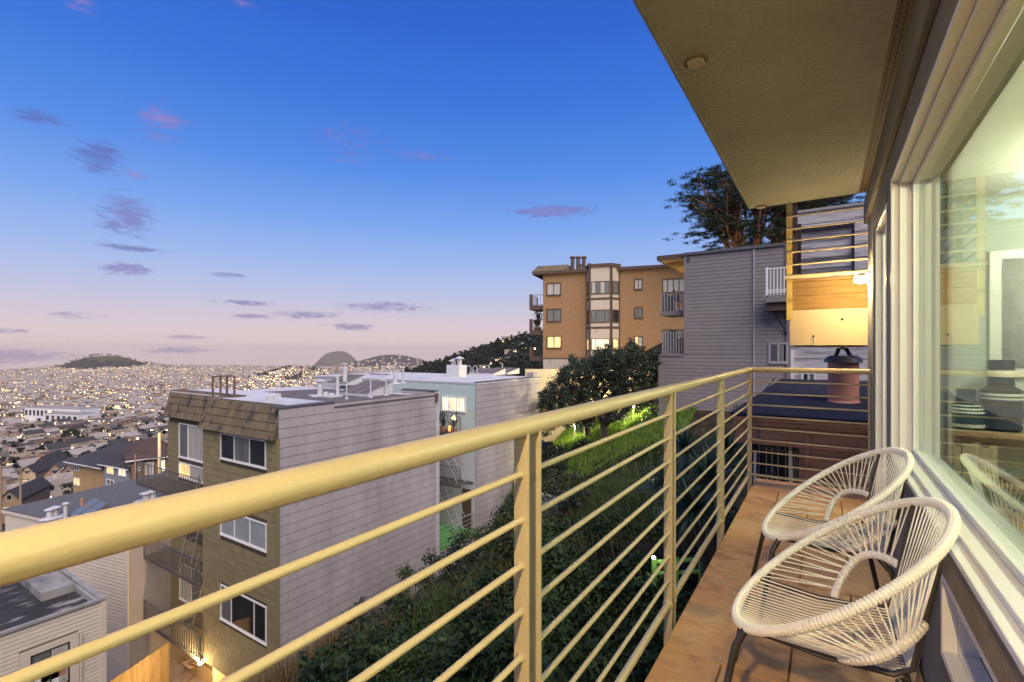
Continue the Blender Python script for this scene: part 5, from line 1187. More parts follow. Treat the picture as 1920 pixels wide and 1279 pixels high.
# pale garden wall and the lamp that shines through the branches
gw = thing('garden_wall', at(1150, 790, 35), 'pale plaster garden wall behind the dark spreading tree', 'wall')
a, b = at(985, 790, 38.0), at(1260, 790, 36.0); d_ = (b-a).normalized(); n_ = Vector((-d_.y, d_.x, 0))*.1
zb0, zt0 = at(1100, 815, 35).z, at(1100, 695, 35).z
M().hexa([Vector((*((a-n_).xy),zb0-1)),Vector((*((b-n_).xy),zb0-1)),Vector((*((b+n_).xy),zb0-1)),Vector((*((a+n_).xy),zb0-1)),Vector((*((a-n_).xy),zt0)),Vector((*((b-n_).xy),zt0)),Vector((*((b+n_).xy),zt0)),Vector((*((a+n_).xy),zt0))]).build('wall', mat('buff garden plaster', (.50,.42,.27), .85, .1, 1), gw)
gl = thing('garden_lamp', at(1165, 706, 34.0), 'bright garden lamp glowing through the branches of the spreading tree', 'lamp')
p = at(1165, 706, 34.0)
M().tube([(p.x,p.y,p.z-4.2),(p.x,p.y,p.z-.1)], .04, 8).build('pole', MT['iron'], gl); M().ball(p, .13).build('globe', emit('garden globe', (1,.85,.5), 40), gl, smooth=True)
l_ = bpy.data.lights.new('garden_glow', 'POINT'); l_.energy = 2600; l_.color = (1,.84,.46); l_.shadow_soft_size = .15
o = bpy.data.objects.new('garden_glow', l_); C.objects.link(o); o.location = (-.25,-.35,.2); o.parent = gl
for px_l, t_l, lab, en in ((1188, 30.0, 'low garden light between the trunks on the clapboard side of the lit lawn', 620), (1078, 31.0, 'low garden light on the lit lawn beside the panelled flats', 330)):
    x_, y_ = gp(px_l, t_l); z0 = terr1(x_, y_)
    fl2 = thing('garden_light', (x_, y_, z0), lab, 'lamp', 'low lights on the lawn')
    M().tube([(x_,y_,z0-.1),(x_,y_,z0+.95)], .03, 8).build('post', MT['iron'], fl2); M().lathe((x_,y_,z0+1.15), [(.02,.08),(.14,.0),(.13,-.02)][::-1], 12).build('hood', MT['iron'], fl2)
    M().ball((x_,y_,z0+1.02), .05).build('globe', emit('garden light globe', (1,.88,.5), 1.6), fl2)
    l_ = bpy.data.lights.new('garden_light_glow', 'POINT'); l_.energy = en; l_.color = (1,.88,.45); l_.shadow_soft_size = .08
    o = bpy.data.objects.new('garden_light_glow', l_); C.objects.link(o); o.location = (-.05,-.2,1.02); o.parent = fl2
# --- lawn and ground cover
def on_land(n, x0, x1, y0, y1):
    X = RNG.uniform(x0, x1, n); Y = RNG.uniform(y0, y1, n); return X, Y
def mound(X, Y): return .32+.5*vnoise(X, Y, .8)+.34*vnoise(X+9, Y, 2.1)+.12*vnoise(X, Y, 5.3)
def keep_visible(X, Y, Z):
    d = X*cF[0]+Y*cF[1]; px = HX+FPX*(X*cR[0]+Y*cR[1])/np.maximum(d, .1); py = HY-(Z-EYE)*FPX/np.maximum(d, .1)
    return (d > 2) & (px > 560) & (px < 1460) & (py < 1400)
X, Y = on_land(95000, -16.5, -6.0, 23.5, 33.5); Z = terr(X, Y)
lawn = (vnoise(X, Y, .55) > -.7) & (Y > 23.4+.6*vnoise(X, Y, 1.3))
h = .10+.22*RNG.random(len(X)); k = lawn; X, Y, Z, h = X[k], Y[k], Z[k], h[k]
a = RNG.random(len(X))*6.28; s = np.stack([np.cos(a), np.sin(a), 0*a], 1)*.022; P = np.stack([X, Y, Z], 1); tip = P+np.stack([RNG.normal(size=len(X))*.06, RNG.normal(size=len(X))*.06, h], 1)
V = np.stack([P-s, P+s, tip+s*.25, tip-s*.25], 1).reshape(-1, 3)
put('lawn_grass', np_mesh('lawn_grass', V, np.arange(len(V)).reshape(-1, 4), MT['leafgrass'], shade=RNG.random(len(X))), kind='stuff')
def cover(name, n, box, mt, size, asp, cond, lift=1., up=.8):
    X, Y = on_land(n, *box); Zg = terr(X, Y); Z = Zg+RNG.random(n)**.6*np.clip(mound(X, Y), .06, 2)*lift
    k = cond(X, Y) & keep_visible(X, Y, Z); X, Y, Z = X[k], Y[k], Z[k]; n = len(X)
    nr = unit(n)*.8+np.array([0, 0, up]); nr /= np.linalg.norm(nr, axis=1, keepdims=True)
    V = rhombs(np.stack([X, Y, Z], 1), nr, size*(.6+.8*RNG.random(n)), asp)
    sh = np.clip(.55*RNG.random(n)+.5*vnoise(X+5, Y-3, 1.4)+.28*vnoise(X, Y, 4.0)+.1, 0, 1)     # patches of younger and older growth
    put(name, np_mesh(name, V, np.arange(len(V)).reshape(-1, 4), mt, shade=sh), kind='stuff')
patch = lambda X, Y: vnoise(X+3, Y, .38)
notlawn = lambda X, Y: ~((vnoise(X, Y, .55) > -.7) & (Y > 23.8) & (X < -6)) & (Y < 29)
cover('ground_cover', 150000, (-16, -1.2, 5, 32), MT['leafivy'], .055, .55, lambda X, Y: notlawn(X, Y) & (patch(X, Y) < .35), 1.1)
cover('broad_leaf_shrubs', 90000, (-12, -1.0, 6, 17), MT['leafshrub'], .08, .42, lambda X, Y: (patch(X, Y) > -.45) & (X > -10.5), 1.5)
cover('dark_shrubbery', 60000, (-16, -11.5, 9, 27), MT['leafdark'], .075, .5, lambda X, Y: (vnoise(X, Y, 1.1) > -.3), 1.4, .4)
def stems(name, n, cx, cy, sx, sy, h0, h1, lean, w, mt):
    X = RNG.normal(cx, sx, n); Y = RNG.normal(cy, sy, n); Z = terr(X, Y)+.1; P = np.stack([X, Y, Z], 1)
    a = RNG.random(n)*6.28; s = np.stack([np.cos(a), np.sin(a), 0*a], 1)*w; h = h0+(h1-h0)*RNG.random(n)
    q = P+np.stack([RNG.normal(size=n)*lean*.4, RNG.normal(size=n)*lean*.4, h*.7], 1); tip = q+np.stack([RNG.normal(size=n)*lean, RNG.normal(size=n)*lean, h*.3*RNG.uniform(-.6, 1, n)], 1)
    V = np.stack([np.stack([P-s, P+s, q+s*.8, q-s*.8], 1), np.stack([q-s*.8, q+s*.8, tip+s*.3, tip-s*.3], 1)], 1).reshape(-1, 3)
    put(name, np_mesh(name, V, np.arange(len(V)).reshape(-1, 4), mt, shade=np.repeat(RNG.random(n), 2)), kind='stuff')
stems('dead_stems', 900, -8.5, 13, 2.6, 4, .5, 1.3, .35, .006, MT['leafdry'])
stems('tall_grass_tufts', 5200, -10.5, 12.5, 1.4, 1.6, .35, .95, .22, .009, MT['leafgrass2'])
stems('tall_grass_tufts', 4200, -7.0, 18.5, 1.6, 1.8, .3, .9, .25, .009, MT['leafgrass2'])
# dry weeds against the panelled wall
n = 5200; X = RNG.normal(-15.0, .7, n); Y = RNG.normal(10.8, 1.6, n); Z = terr(X, Y); P = np.stack([X, Y, Z], 1)
a = RNG.random(n)*6.28; s = np.stack([np.cos(a), np.sin(a), 0*a], 1)*.008; tip = P+np.stack([RNG.normal(size=n)*.22, RNG.normal(size=n)*.22, .4+1.3*RNG.random(n)], 1)
V = np.stack([P-s, P+s, tip+s*.6, tip-s*.6], 1).reshape(-1, 3)
put('dry_weeds', np_mesh('dry_weeds', V, np.arange(len(V)).reshape(-1, 4), MT['leafdry'], shade=RNG.random(n)), kind='stuff')
# --- individual garden bushes along the slope
BS = [(700,1215,17,.9),(760,1130,19,1.0),(820,1100,20,.9),(905,1060,21,1.2),(960,1010,23,1.2),(940,1150,16,1.0),(860,1230,15,.9),(1040,905,24,.9),(1075,960,20,.8),(1000,1075,18,.9)]
for i, (x, y, t, r) in enumerate(BS):
    p = at(x, y, t); b = thing('garden_bush', (p.x, p.y, terr1(p.x, p.y)), ['dark bush nearest the foot of the panelled wall with dry weeds','dark ragged bush against the middle of the panelled wall','dense bush under the far end of the long panelled wall','big bush below the green deck of the light well','tall bush at the foot of the farther panelled flats','rounded bush at the middle of the slope behind the rail post','low bush in the dry grass on the slope','bush at the edge of the lit lawn by the flats','bush beside the low retaining wall','loose bush above the dark board fence'][i], 'bush', 'bushes on the garden slope')
    z0 = terr1(p.x, p.y); m = M(); cs = []
    for k in range(9):
        e = Vector((p.x+random.uniform(-r,r)*.8, p.y+random.uniform(-r,r)*.8, z0+random.uniform(.5,1.7)*r)); limb(m, (p.x,p.y,z0-.1), e, .035, .01, .1, 4)
        cs += [tuple(e), tuple(e+Vector(RNG.normal(size=3))*.3)]
    m.build('stem', MT['barkdark'], b); leafobj('crown', [clump(cs, (.4*r,.4*r,.3*r), 75, .07, .5, .3, .5)], MT['leafivy'] if i % 2 else MT['leafdark'], b)
# --- yuccas below the end of the balcony
YU = [(1285,845,13.0,.75),(1330,905,11.5,.9),(1255,905,12.2,.8),(1365,850,13.5,.8),(1300,960,10.6,.85)]
for i, (x, y, t, s) in enumerate(YU):
    p = at(x, y, t); z0 = terr1(p.x, p.y)
    yt = thing('yucca', (p.x, p.y, z0), ['yucca rosette standing against the grey clapboard wall','large yucca rosette behind the thin rail bars near the corner post','yucca rosette farthest from the terracotta house','yucca rosette tucked against the terracotta house','lowest yucca rosette just outside the tiled floor edge'][i], 'yucca', 'yuccas beside the balcony')
    m = M(); limb(m, (p.x,p.y,z0-.2), p, .12, .10, .03); m.build('trunk', MT['barkdark'], yt)
    n = 260; d = unit(n); d[:, 2] = np.abs(d[:, 2])*1.0-.25; d /= np.linalg.norm(d, axis=1, keepdims=True)
    b = np.array(p); L_ = s*(.7+.5*RNG.random(n)); up = np.array([0,0,1.]); sd = np.cross(d, up); sd /= np.linalg.norm(sd, axis=1, keepdims=True)+1e-6
    mid = b+d*(L_*.55)[:, None]; e = b+d*L_[:, None]+np.array([0,0,-.18])*L_[:, None]*(1-np.abs(d[:, 2:3])); w = .020
    V1 = np.stack([b+d*.05-sd*w*.6, b+d*.05+sd*w*.6, mid+sd*w, mid-sd*w], 1); V2 = np.stack([mid-sd*w, mid+sd*w, e+sd*.002, e-sd*.002], 1)
    sh = RNG.random(n); leafobj('crown', [(V1.reshape(-1, 3), sh), (V2.reshape(-1, 3), sh)], MT['leafyucca'], yt)
# --- low retaining wall, dark fences, lit post in the garden
rw = thing('retaining_wall', at(1060, 940, 21), 'short weathered grey retaining wall half hidden in the shrubs', 'wall')
a, b = at(1015, 925, 21.5), at(1098, 948, 20.0); d_ = (b-a).normalized(); n_ = Vector((-d_.y, d_.x, 0))*.12
M().hexa([Vector((*((a-n_).xy),a.z-1.5)),Vector((*((b-n_).xy),b.z-1.5)),Vector((*((b+n_).xy),b.z-1.5)),Vector((*((a+n_).xy),a.z-1.5)),Vector((*((a-n_).xy),a.z)),Vector((*((b-n_).xy),b.z)),Vector((*((b+n_).xy),b.z)),Vector((*((a+n_).xy),a.z))]).build('wall', MT['concrete'], rw)
def board_fence(name, label, a, b, n, zdrop, mt):
    f = thing(name, a, label, 'fence'); d_ = (b-a).normalized(); s = Vector((-d_.y, d_.x, 0))*.012
    for i in range(n):
        p, q = a.lerp(b, i/n), a.lerp(b, (i+.9)/n); h = random.uniform(-.03, .03)
        lo = min(p.z, q.z)-zdrop
        M().hexa([Vector((*((p-s).xy),lo)),Vector((*((q-s).xy),lo)),Vector((*((q+s).xy),lo)),Vector((*((p+s).xy),lo)),Vector((*((p-s).xy),p.z+h)),Vector((*((q-s).xy),p.z+h)),Vector((*((q+s).xy),p.z+h)),Vector((*((p+s).xy),p.z+h))]).build('fence_board', MT[mt], f)
    M().tube([a-Vector((0,0,.3))+s*2.6, b-Vector((0,0,.3))+s*2.6], .03, 6).build('fence_rail', MT[mt], f)
board_fence('board_fence', 'old dark board fence across the garden above the broad leaved shrubs', at(1075, 1008, 16.5), at(1250, 1022, 14.5), 30, 1.3, 'fencedark')
p = at(1228, 1046, 11.8)
gp_ = thing('lit_fence', p, 'short green painted garden fence with a bright lamp on its post', 'fence')
gm = mat('green fence paint', (.20,.36,.08), .7, .15, 4)
M().box(p.x-.06,p.x+.06,p.y-.06,p.y+.06,p.z-1.6,p.z-.03).build('post', gm, gp_)
M().ball((p.x,p.y-.10,p.z+.04), .05).build('lamp', emit('fence lamp', (.95,1,.65), 5), gp_)
q = at(1320, 1040, 11.2); d_ = q-p
for k in (.10, .38): M().tube([p-Vector((0,0,k)), q-Vector((0,0,k))], .05, 6).build('rail', gm, gp_)
for k in (.45, .95): e = p.lerp(q, k); M().box(e.x-.05,e.x+.05,e.y-.05,e.y+.05,e.z-1.6,e.z-.02).build('post', gm, gp_)
l_ = bpy.data.lights.new('fence_glow', 'POINT'); l_.energy = 7; l_.color = (.85,1,.55); l_.shadow_soft_size = .05
o = bpy.data.objects.new('fence_glow', l_); C.objects.link(o); o.location = (0,-.25,.15); o.parent = gp_
# window box bush below house D
p = at(100, 1262, 14.2); b = thing('window_bush', (p.x,p.y,p.z-2), 'leafy green bush in front of the black framed bedroom window', 'bush'); cs = [tuple(p+Vector((random.uniform(-.3,.3),random.uniform(-1.8,.5),random.uniform(-1.2,.1)))) for _ in range(60)]
m = M(); [limb(m, (p.x,p.y,p.z-2.2), c, .03, .008, .1, 3) for c in cs[::4]]; m.build('stem', MT['barkdark'], b); leafobj('crown', [clump(cs, (.3,.3,.25), 34, .07, .5, .2, .4)], MT['leafshrub'], b)
# ================================================================== the city
PAL = {k: mat('city '+k, c, .85, .12, .15) for k, c in dict(white=(.46,.39,.32), cream=(.40,.31,.21), grey=(.21,.185,.16), tan=(.26,.175,.105), pink=(.28,.18,.14), blue=(.19,.19,.195), dark=(.09,.08,.08),
        roofpale=(.30,.27,.24), roofmid=(.10,.09,.082), roofdark=(.05,.047,.047), roofred=(.085,.048,.036)).items()}
GL, LW, LO = MT['pane'], emit('lit city window', (1,.70,.34), 3.6), emit('lit city window pale', (1,.86,.62), 3.0)
WALLS = ['white','white','cream','cream','grey','tan','pink','blue']; ROOFS = ['roofpale','roofpale','roofpale','roofmid','roofmid','roofdark']
CM = [PAL[k] for k in ('white','cream','grey','tan','pink','blue','roofpale','roofmid','roofdark','roofred')]+[GL, LW, LO]
CI = {k: i for i, k in enumerate(('white','cream','grey','tan','pink','blue','roofpale','roofmid','roofdark','roofred'))}
def house_geo(wall, roof, w, d, h, gable, near, lit):
    """a row house: walls, roof with a rim or a gable, windows back and front; faces are quads"""
    V = []; Fc = []; mi = []
    def q(a, b, c, e, k):
        n = len(V); V.extend([a, b, c, e]); Fc.append((n, n+1, n+2, n+3)); mi.append(k)
    def bx(x0, x1, y0, y1, z0, z1, k, kt):
        q((x0,y0,z0),(x1,y0,z0),(x1,y0,z1),(x0,y0,z1),k); q((x1,y0,z0),(x1,y1,z0),(x1,y1,z1),(x1,y0,z1),k)
        q((x1,y1,z0),(x0,y1,z0),(x0,y1,z1),(x1,y1,z1),k); q((x0,y1,z0),(x0,y0,z0),(x0,y0,z1),(x0,y1,z1),k); q((x0,y0,z1),(x1,y0,z1),(x1,y1,z1),(x0,y1,z1),kt)
    wk, rk = CI[wall], CI[roof]; a, b = w/2, d/2
    bx(-a, a, -b, b, -9, h, wk, rk)
    if gable:
        rh = w*.38; o = .35
        q((-a-o,-b-o,h-.2),(0,-b-o,h+rh),(0,b+o,h+rh),(-a-o,b+o,h-.2),rk); q((0,-b-o,h+rh),(a+o,-b-o,h-.2),(a+o,b+o,h-.2),(0,b+o,h+rh),rk)
        for s in (-1, 1): q((-a,s*b,h),(0,s*b,h),(0,s*b,h+rh-.15),(-a,s*b,h),wk); q((0,s*b,h),(a,s*b,h),(a,s*b,h),(0,s*b,h+rh-.15),wk)
    else:
        for (x0,x1,y0,y1) in ((-a,a,-b,-b+.3),(-a,a,b-.3,b),(-a,-a+.3,-b+.3,b-.3),(a-.3,a,-b+.3,b-.3)): bx(x0,x1,y0,y1,h+.001,h+.45,wk,wk)
        if near: bx(-a*.3, a*.1, b*.1, b*.35, h, h+1.2, wk, rk); bx(a*.4, a*.5, -b*.5, -b*.42, h, h+1.0, CI['grey'], CI['grey'])
    fl = max(1, int(h/3)) if near else 2
    for s in (-1, 1):
        for f in range(fl+1):
            z0 = h-2.3-f*3.0
            for (x0, x1) in ((-a*.78,-a*.18),(a*.15,a*.75)):
                k = (11 if random.random() < .6 else 12) if random.random() < lit else 10
                y = s*(b+.06)
                q((x0,y,z0),(x1,y,z0),(x1,y,z0+1.5),(x0,y,z0+1.5),k)
                if near:
                    e = .12
                    for (p0,p1,q0,q1) in ((x0-e,x1+e,z0-e,z0),(x0-e,x1+e,z0+1.5,z0+1.5+e),(x0-e,x0,z0,z0+1.5),(x1,x1+e,z0,z0+1.5)): q((p0,y*1.004,q0),(p1,y*1.004,q0),(p1,y*1.004,q1),(p0,y*1.004,q1),CI['white'])
    for s in (-1, 1):
        for f in range(2):
            if random.random() < .65:
                y0 = random.uniform(-b*.7, b*.3); k = (11 if random.random() < .6 else 12) if random.random() < lit*.8 else 10; z0 = h-2.4-f*3
                q((s*(a+.06),y0,z0),(s*(a+.06),y0+1.6,z0),(s*(a+.06),y0+1.6,z0+1.4),(s*(a+.06),y0,z0+1.4),k)
    return np.array(V, np.float32), np.array(Fc, np.int32), np.array(mi, np.int32)
VAR = []
words = dict(white='white', cream='cream', grey='grey', tan='tan', pink='pinkish', blue='pale blue')
for i in range(26):
    wl = WALLS[i % 8]; rf = random.choice(ROOFS if i % 3 else ['roofmid','roofdark','roofmid','roofdark','roofpale']); gb = i % 4 == 0
    VAR.append((wl, rf, gb, house_geo(wl, rf, random.uniform(6.2, 8.2), random.uniform(12, 18), random.uniform(5.5, 9.5), gb, True, .42)))
FARV = [house_geo(random.choice(WALLS), random.choice(ROOFS), random.uniform(7, 11), random.uniform(11, 17), random.uniform(6, 10), random.random() < .25, False, .72) for _ in range(24)]
def in_view(X, Y, Z):
    d = X*cF[0]+Y*cF[1]; px = HX+FPX*(X*cR[0]+Y*cR[1])/np.maximum(d, 1); py = HY-(Z-EYE)*FPX/np.maximum(d, 1); return d, px, py
gx = []
base = rad(YAW)+math.atan2(-3.7, 9.4)+rad(5)
U_ = np.array([math.cos(base), math.sin(base)]); N_ = np.array([-U_[1], U_[0]])
for bi in range(-60, 90):
    for bj in range(-70, 70):
        for (oy, rz) in ((9, 0), (26, math.pi)):
            for k in range(10):
                x = bi*84+k*7.4; y = bj*50+oy
                gx.append((x, y, rz))
G_ar = np.array(gx); jit = RNG.normal(size=(len(G_ar), 2))*.5
XY = (G_ar[:, :1]+jit[:, :1])*U_+(G_ar[:, 1:2]+jit[:, 1:])*N_
d, px, _ = in_view(XY[:, 0], XY[:, 1], 0)
k = (d > 118) & (d < 3300) & (px > -90) & (px < 1010) & ((px < 330) | (d > 600)); XY, rzs = XY[k], G_ar[k, 2]
Zt = terr(XY[:, 0], XY[:, 1]); d, px, py = in_view(XY[:, 0], XY[:, 1], Zt+6)
# open hilltops, parks and the wooded shoulder stay free of houses
green = (vnoise(XY[:, 0], XY[:, 1], .011) > .62) & (d > 250)
bern = (np.exp(-((px-192)/88)**2-((d-2950)/330)**2) > .30) & (d > 2300)
wood = (px > 730) & (d < 900)
knoll = (np.abs(px-520) < 50) & (d > 1500) & (d < 2100) & (RNG.random(len(d)) < .75)
skip = green | bern | wood | knoll | (RNG.random(len(d)) < .06) | ((d < 150) & (px > 120) & (px < 330)) | ((d > 160) & (d < 205) & (px > 25) & (px < 140)) | ((d > 640) & (d < 730) & (px > 40) & (px < 160))
XY, Zt, d, px, py, rzs = XY[~skip], Zt[~skip], d[~skip], px[~skip], py[~skip], rzs[~skip]
vis = (px > -15) & (px < 318) & (py > 690) & (py < np.interp(px, [0, 250, 318], [950, 905, 890]))
order = np.argsort(np.where(vis, d, 1e9)); near_n = 290
rot = base+rzs+RNG.normal(size=len(d))*.02
shared = {}
lbl = {}
for n_, i in enumerate(order[:near_n]):
    vi = int(RNG.integers(len(VAR))); wl, rf, gb, (V, Fc, mi) = VAR[vi]
    if vi not in shared: shared[vi] = np_mesh('row_house', V, Fc, CM, mi)
    o = bpy.data.objects.new('row_house', shared[vi]); C.objects.link(o); o.location = (XY[i,0], XY[i,1], Zt[i]); o.rotation_euler = (0,0,rot[i]); o.scale = (1, RNG.uniform(.85,1.05), RNG.uniform(.85,1.2))
    tag(o, '%s row house with a %s roof in the lamp lit city' % (words[wl], ('gabled ' if gb else 'flat ')+dict(roofpale='pale', roofmid='grey', roofdark='dark', roofred='red brown')[rf]), 'house', '%s %s houses in the city' % (words[wl], 'gabled' if gb else 'flat roofed'))
rest = order[near_n:]
VV = []; FF = []; MI = []; off = 0
for i in rest:
    V, Fc, mi = FARV[int(RNG.integers(len(FARV)))]; c, s = math.cos(rot[i]), math.sin(rot[i]); sc = RNG.uniform(.85, 1.25)
    VV.append(np.stack([V[:,0]*c-V[:,1]*s+XY[i,0], V[:,0]*s+V[:,1]*c+XY[i,1], V[:,2]*sc+Zt[i]], 1)); FF.append(Fc+off); MI.append(mi); off += len(V)
put('city_houses', np_mesh('city_houses', np.concatenate(VV), np.concatenate(FF), CM, np.concatenate(MI)), kind='stuff')
print('city houses', len(rest))
# hazy districts on the far hills, as larger blocks
VV = []; FF = []; MI = []; off = 0
for _ in range(1500):
    x = RNG.uniform(-80, 1000); dd_ = RNG.uniform(3300, 8200); p = CH((x-HX)/FPX*dd_, dd_); V, Fc, mi = FARV[int(RNG.integers(len(FARV)))]
    if abs(x-632) < 34 and dd_ > 6300 and RNG.random() < .95: continue
    z = terr1(p[0], p[1]); VV.append(V*1.5+np.array([p[0], p[1], z])); FF.append(Fc+off); MI.append(mi); off += len(V)
put('distant_houses', np_mesh('distant_houses', np.concatenate(VV), np.concatenate(FF), CM, np.concatenate(MI)), kind='stuff')
# street lights and signs: small glowing heads over the streets
def lights(name, P, r, mt):
    oc = np.array([(1,0,0),(0,1,0),(-1,0,0),(0,-1,0),(0,0,1),(0,0,-1)], np.float32); fq = np.array([(0,1,4,4),(1,2,4,4),(2,3,4,4),(3,0,4,4),(1,0,5,5),(2,1,5,5),(3,2,5,5),(0,3,5,5)])
    V = (P[:, None, :]+oc[None]*np.asarray(r)[:, None, None]).reshape(-1, 3); F3 = np.concatenate([fq[:, :3]+6*i for i in range(len(P))])
    put(name, np_mesh(name, V, F3, mt), kind='stuff')
def light_pts(n, d0, d1, x0, x1, h):
    dd_ = d0+(d1-d0)*RNG.random(n)**.8; x = RNG.uniform(x0, x1, n); lat = (x-HX)/FPX*dd_; P = lat[:, None]*cR+dd_[:, None]*cF; return np.column_stack([P, terr(P[:, 0], P[:, 1])+h]), dd_
pts = []; 
for bj in range(-70, 70):
    wgt = RNG.random()**1.4
    for k in range(-60*84//30, 90*84//30):
        if RNG.random() < .35+.65*wgt: pts.append((k*30+RNG.normal()*3, bj*50+42.5+RNG.normal()*1.5, .35+.9*wgt))
for bi in range(-60, 90):
    if RNG.random() < .3:
        for k in range(-3500//26, 3500//26): pts.append((bi*84-5+RNG.normal(), k*26, .8))
pts = np.array(pts); Pg = pts[:, :1]*U_+pts[:, 1:2]*N_; d_l, px_l2, _ = in_view(Pg[:, 0], Pg[:, 1], 0)
kk = (d_l > 170) & (d_l < 3400) & (px_l2 > -40) & (px_l2 < 1000) & ((px_l2 < 330) | (d_l > 900)) & ~((np.exp(-((px_l2-195)/80)**2-((d_l-2950)/320)**2) > .3)) & ~((px_l2 > 740) & (d_l < 900))
P = np.column_stack([Pg[kk], terr(Pg[kk, 0], Pg[kk, 1])+8.5]); q = d_l[kk]; wq = pts[kk, 2]; amber = RNG.random(len(q)) < .55
rr_ = wq*(.14+q*.00016*(.4+RNG.random(len(q))**2*1.3))
lights('street_lights', P[amber], rr_[amber], emit('street light glow', (1,.60,.24), 24)); lights('street_lights', P[~amber], rr_[~amber]*.85, emit('street light glow pale', (1,.74,.42), 20))
P, q = light_pts(110, 1200, 2600, 380, 860, 9); lights('sodium_lights', P, .3+q*.00030*(.4+RNG.random(len(q))), emit('sodium glow', (1,.45,.10), 7))
P, q = light_pts(60, 500, 2600, 0, 320, 9); lights('sodium_lights', P, .25+q*.0002*(.4+RNG.random(len(q))), emit('sodium glow warm', (1,.42,.14), 7))
P, q = light_pts(260, 3500, 7000, -60, 1000, 12); lights('distant_lights', P, .5+q*.00011*(.3+RNG.random(len(q))), emit('distant glow', (1,.80,.55), 6))
# the long white school and its neighbours
WHT = mat('white school render', (.66,.65,.64), .8, .06, .3)
def block(px0, px1, ytop, ybot, dep, depth, wall, roof, name, label, cat, nwin, rows, lit=.3, twist=.0):
    a, b = CH((px0-HX)/FPX*dep, dep), CH((px1-HX)/FPX*(dep+twist), dep+twist); dv = b-a; L_ = float(np.hypot(*dv)); W = Wall(a[0], a[1], math.atan2(dv[1], dv[0]))
    z1, z0 = EYE-(ytop-HY)/FPX*dep, EYE-(ybot-HY)/FPX*dep
    t = thing(name, (float(a[0]), float(a[1]), z0), label, cat)
    M().wb(W, 0, L_, z0-12, z1, -depth, 0).build('wall', wall, t); M().wb(W, -.3, L_+.3, z1+.001, z1+.5, -depth-.3, .3).build('roof', roof, t)
    h = (z1-z0)/rows
    for r in range(rows):
        for i in range(nwin):
            u = L_*(i+.22)/nwin; z = z0+h*(r+.28); k = random.random() < lit
            w = M().wb(W, u, u+L_*.56/nwin, z, z+h*.5, .0, .12).build('window', PAL['white'], t)
            M().wb(W, u+.12, u+L_*.56/nwin-.12, z+.12, z+h*.5-.12, .121, .14).build('pane', LW if k else GL, w)
    return t
block(46, 150, 764, 784, 700, 26, WHT, PAL['roofpale'], 'school_building', 'long white school building with tall windows, largest block in the valley', 'building', 14, 1, .1, -24)
block(84, 146, 775, 791, 665, 22, WHT, PAL['roofpale'], 'school_hall', 'low white hall in front of the long white school', 'building', 6, 1, .2, -16)
block(28, 58, 730, 741, 1400, 30, mat('stone tinted floodlight yellow', (.55,.40,.16), .8, .1, 1), PAL['roofmid'], 'office_building', 'yellow floodlit office block out in the valley', 'building', 9, 3, .8)  # floodlight is carried by the yellow wall colour; no lamp shines on it
block(0, 14, 728, 742, 1380, 24, PAL['white'], PAL['roofpale'], 'office_building', 'white office block at the far edge of the valley beside the yellow floodlit one', 'building', 5, 3, .5)
block(100, 128, 800, 812, 560, 20, PAL['tan'], PAL['roofred'], 'church_hall', 'lit hall with a broad red brown roof below the white school', 'building', 5, 1, .9, -8)
for i, (x, w, dd_, up) in enumerate(((905,28,430,3),(932,28,440,3),(960,28,450,3),(984,22,460,3),(958,36,560,5))):
    q_ = CH((x-HX)/FPX*dd_, dd_); y = HY-(terr1(q_[0], q_[1])+up-EYE)*FPX/dd_
    block(x-w/2, x+w/2, y-6, y+7, dd_, 14, PAL['white'], PAL['roofpale'], 'terrace_block', ['pale terrace block lowest on the wooded hillside','pale terrace block second up the wooded hillside','pale terrace block third up the wooded hillside','pale terrace block next to the golden flats balconies','pale terrace block near the crest of the wooded hill'][i], 'building', 6, 2, .45, 0)
# houses just below: tan and grey pair, brown shingled one, small gables
def near_house(px0, px1, ye, yb, dep, twist, depth, wall, roof, rise, name, label, wins, o=.7, mat2=None, split=None):
    a, b = CH((px0-HX)/FPX*dep, dep), CH((px1-HX)/FPX*(dep+twist), dep+twist); dv = b-a; L_ = float(np.hypot(*dv)); W = Wall(a[0], a[1], math.atan2(dv[1], dv[0]))
    z1 = EYE-(ye-HY)/FPX*dep; z0 = EYE-(yb-HY)/FPX*dep-6
    t = thing(name, (float(a[0]), float(a[1]), z0), label, 'house')
    M().wb(W, 0, L_*(split or 1), z0, z1, -depth, 0).build('wall', wall, t)
    if split: M().wb(W, L_*split+.01, L_, z0, z1, -depth, .25).build('wall', mat2, t)
    q = [W.pt(-o,z1,o),W.pt(L_+o,z1,o),W.pt(L_+o,z1,-depth-o),W.pt(-o,z1,-depth-o),W.pt(L_*.2,z1+rise,-depth*.45),W.pt(L_*.8,z1+rise,-depth*.45),W.pt(L_*.8,z1+rise,-depth*.55),W.pt(L_*.2,z1+rise,-depth*.55)]
    M().hexa(q).build('roof', roof, t); M().wb(W, -o-.02, L_+o+.02, z1-.18, z1-.002, o-.12, o+.03).build('fascia', MT['white'], t)
    for (x0, y0, x1, y1, p) in wins:
        u0, u1, zz0, zz1 = W.rect(x0, y0, x1, y1); window(W, t, (u0,u1,zz0,zz1), MT['white'], [p,p], fw=.12, out=.06, sill=False, n0=.252 if (split and u0 > L_*split) else .002)
    return t
near_house(137, 195, 864, 915, 82, -4, 13, MT['tan'], PAL['roofdark'], 2.2, 'house', 'tan stucco house with a dark hipped roof just behind the gravel roof', [(139.5,872,148.5,883,'panemid'),(138.5,896,150,910,'warm')], .9)
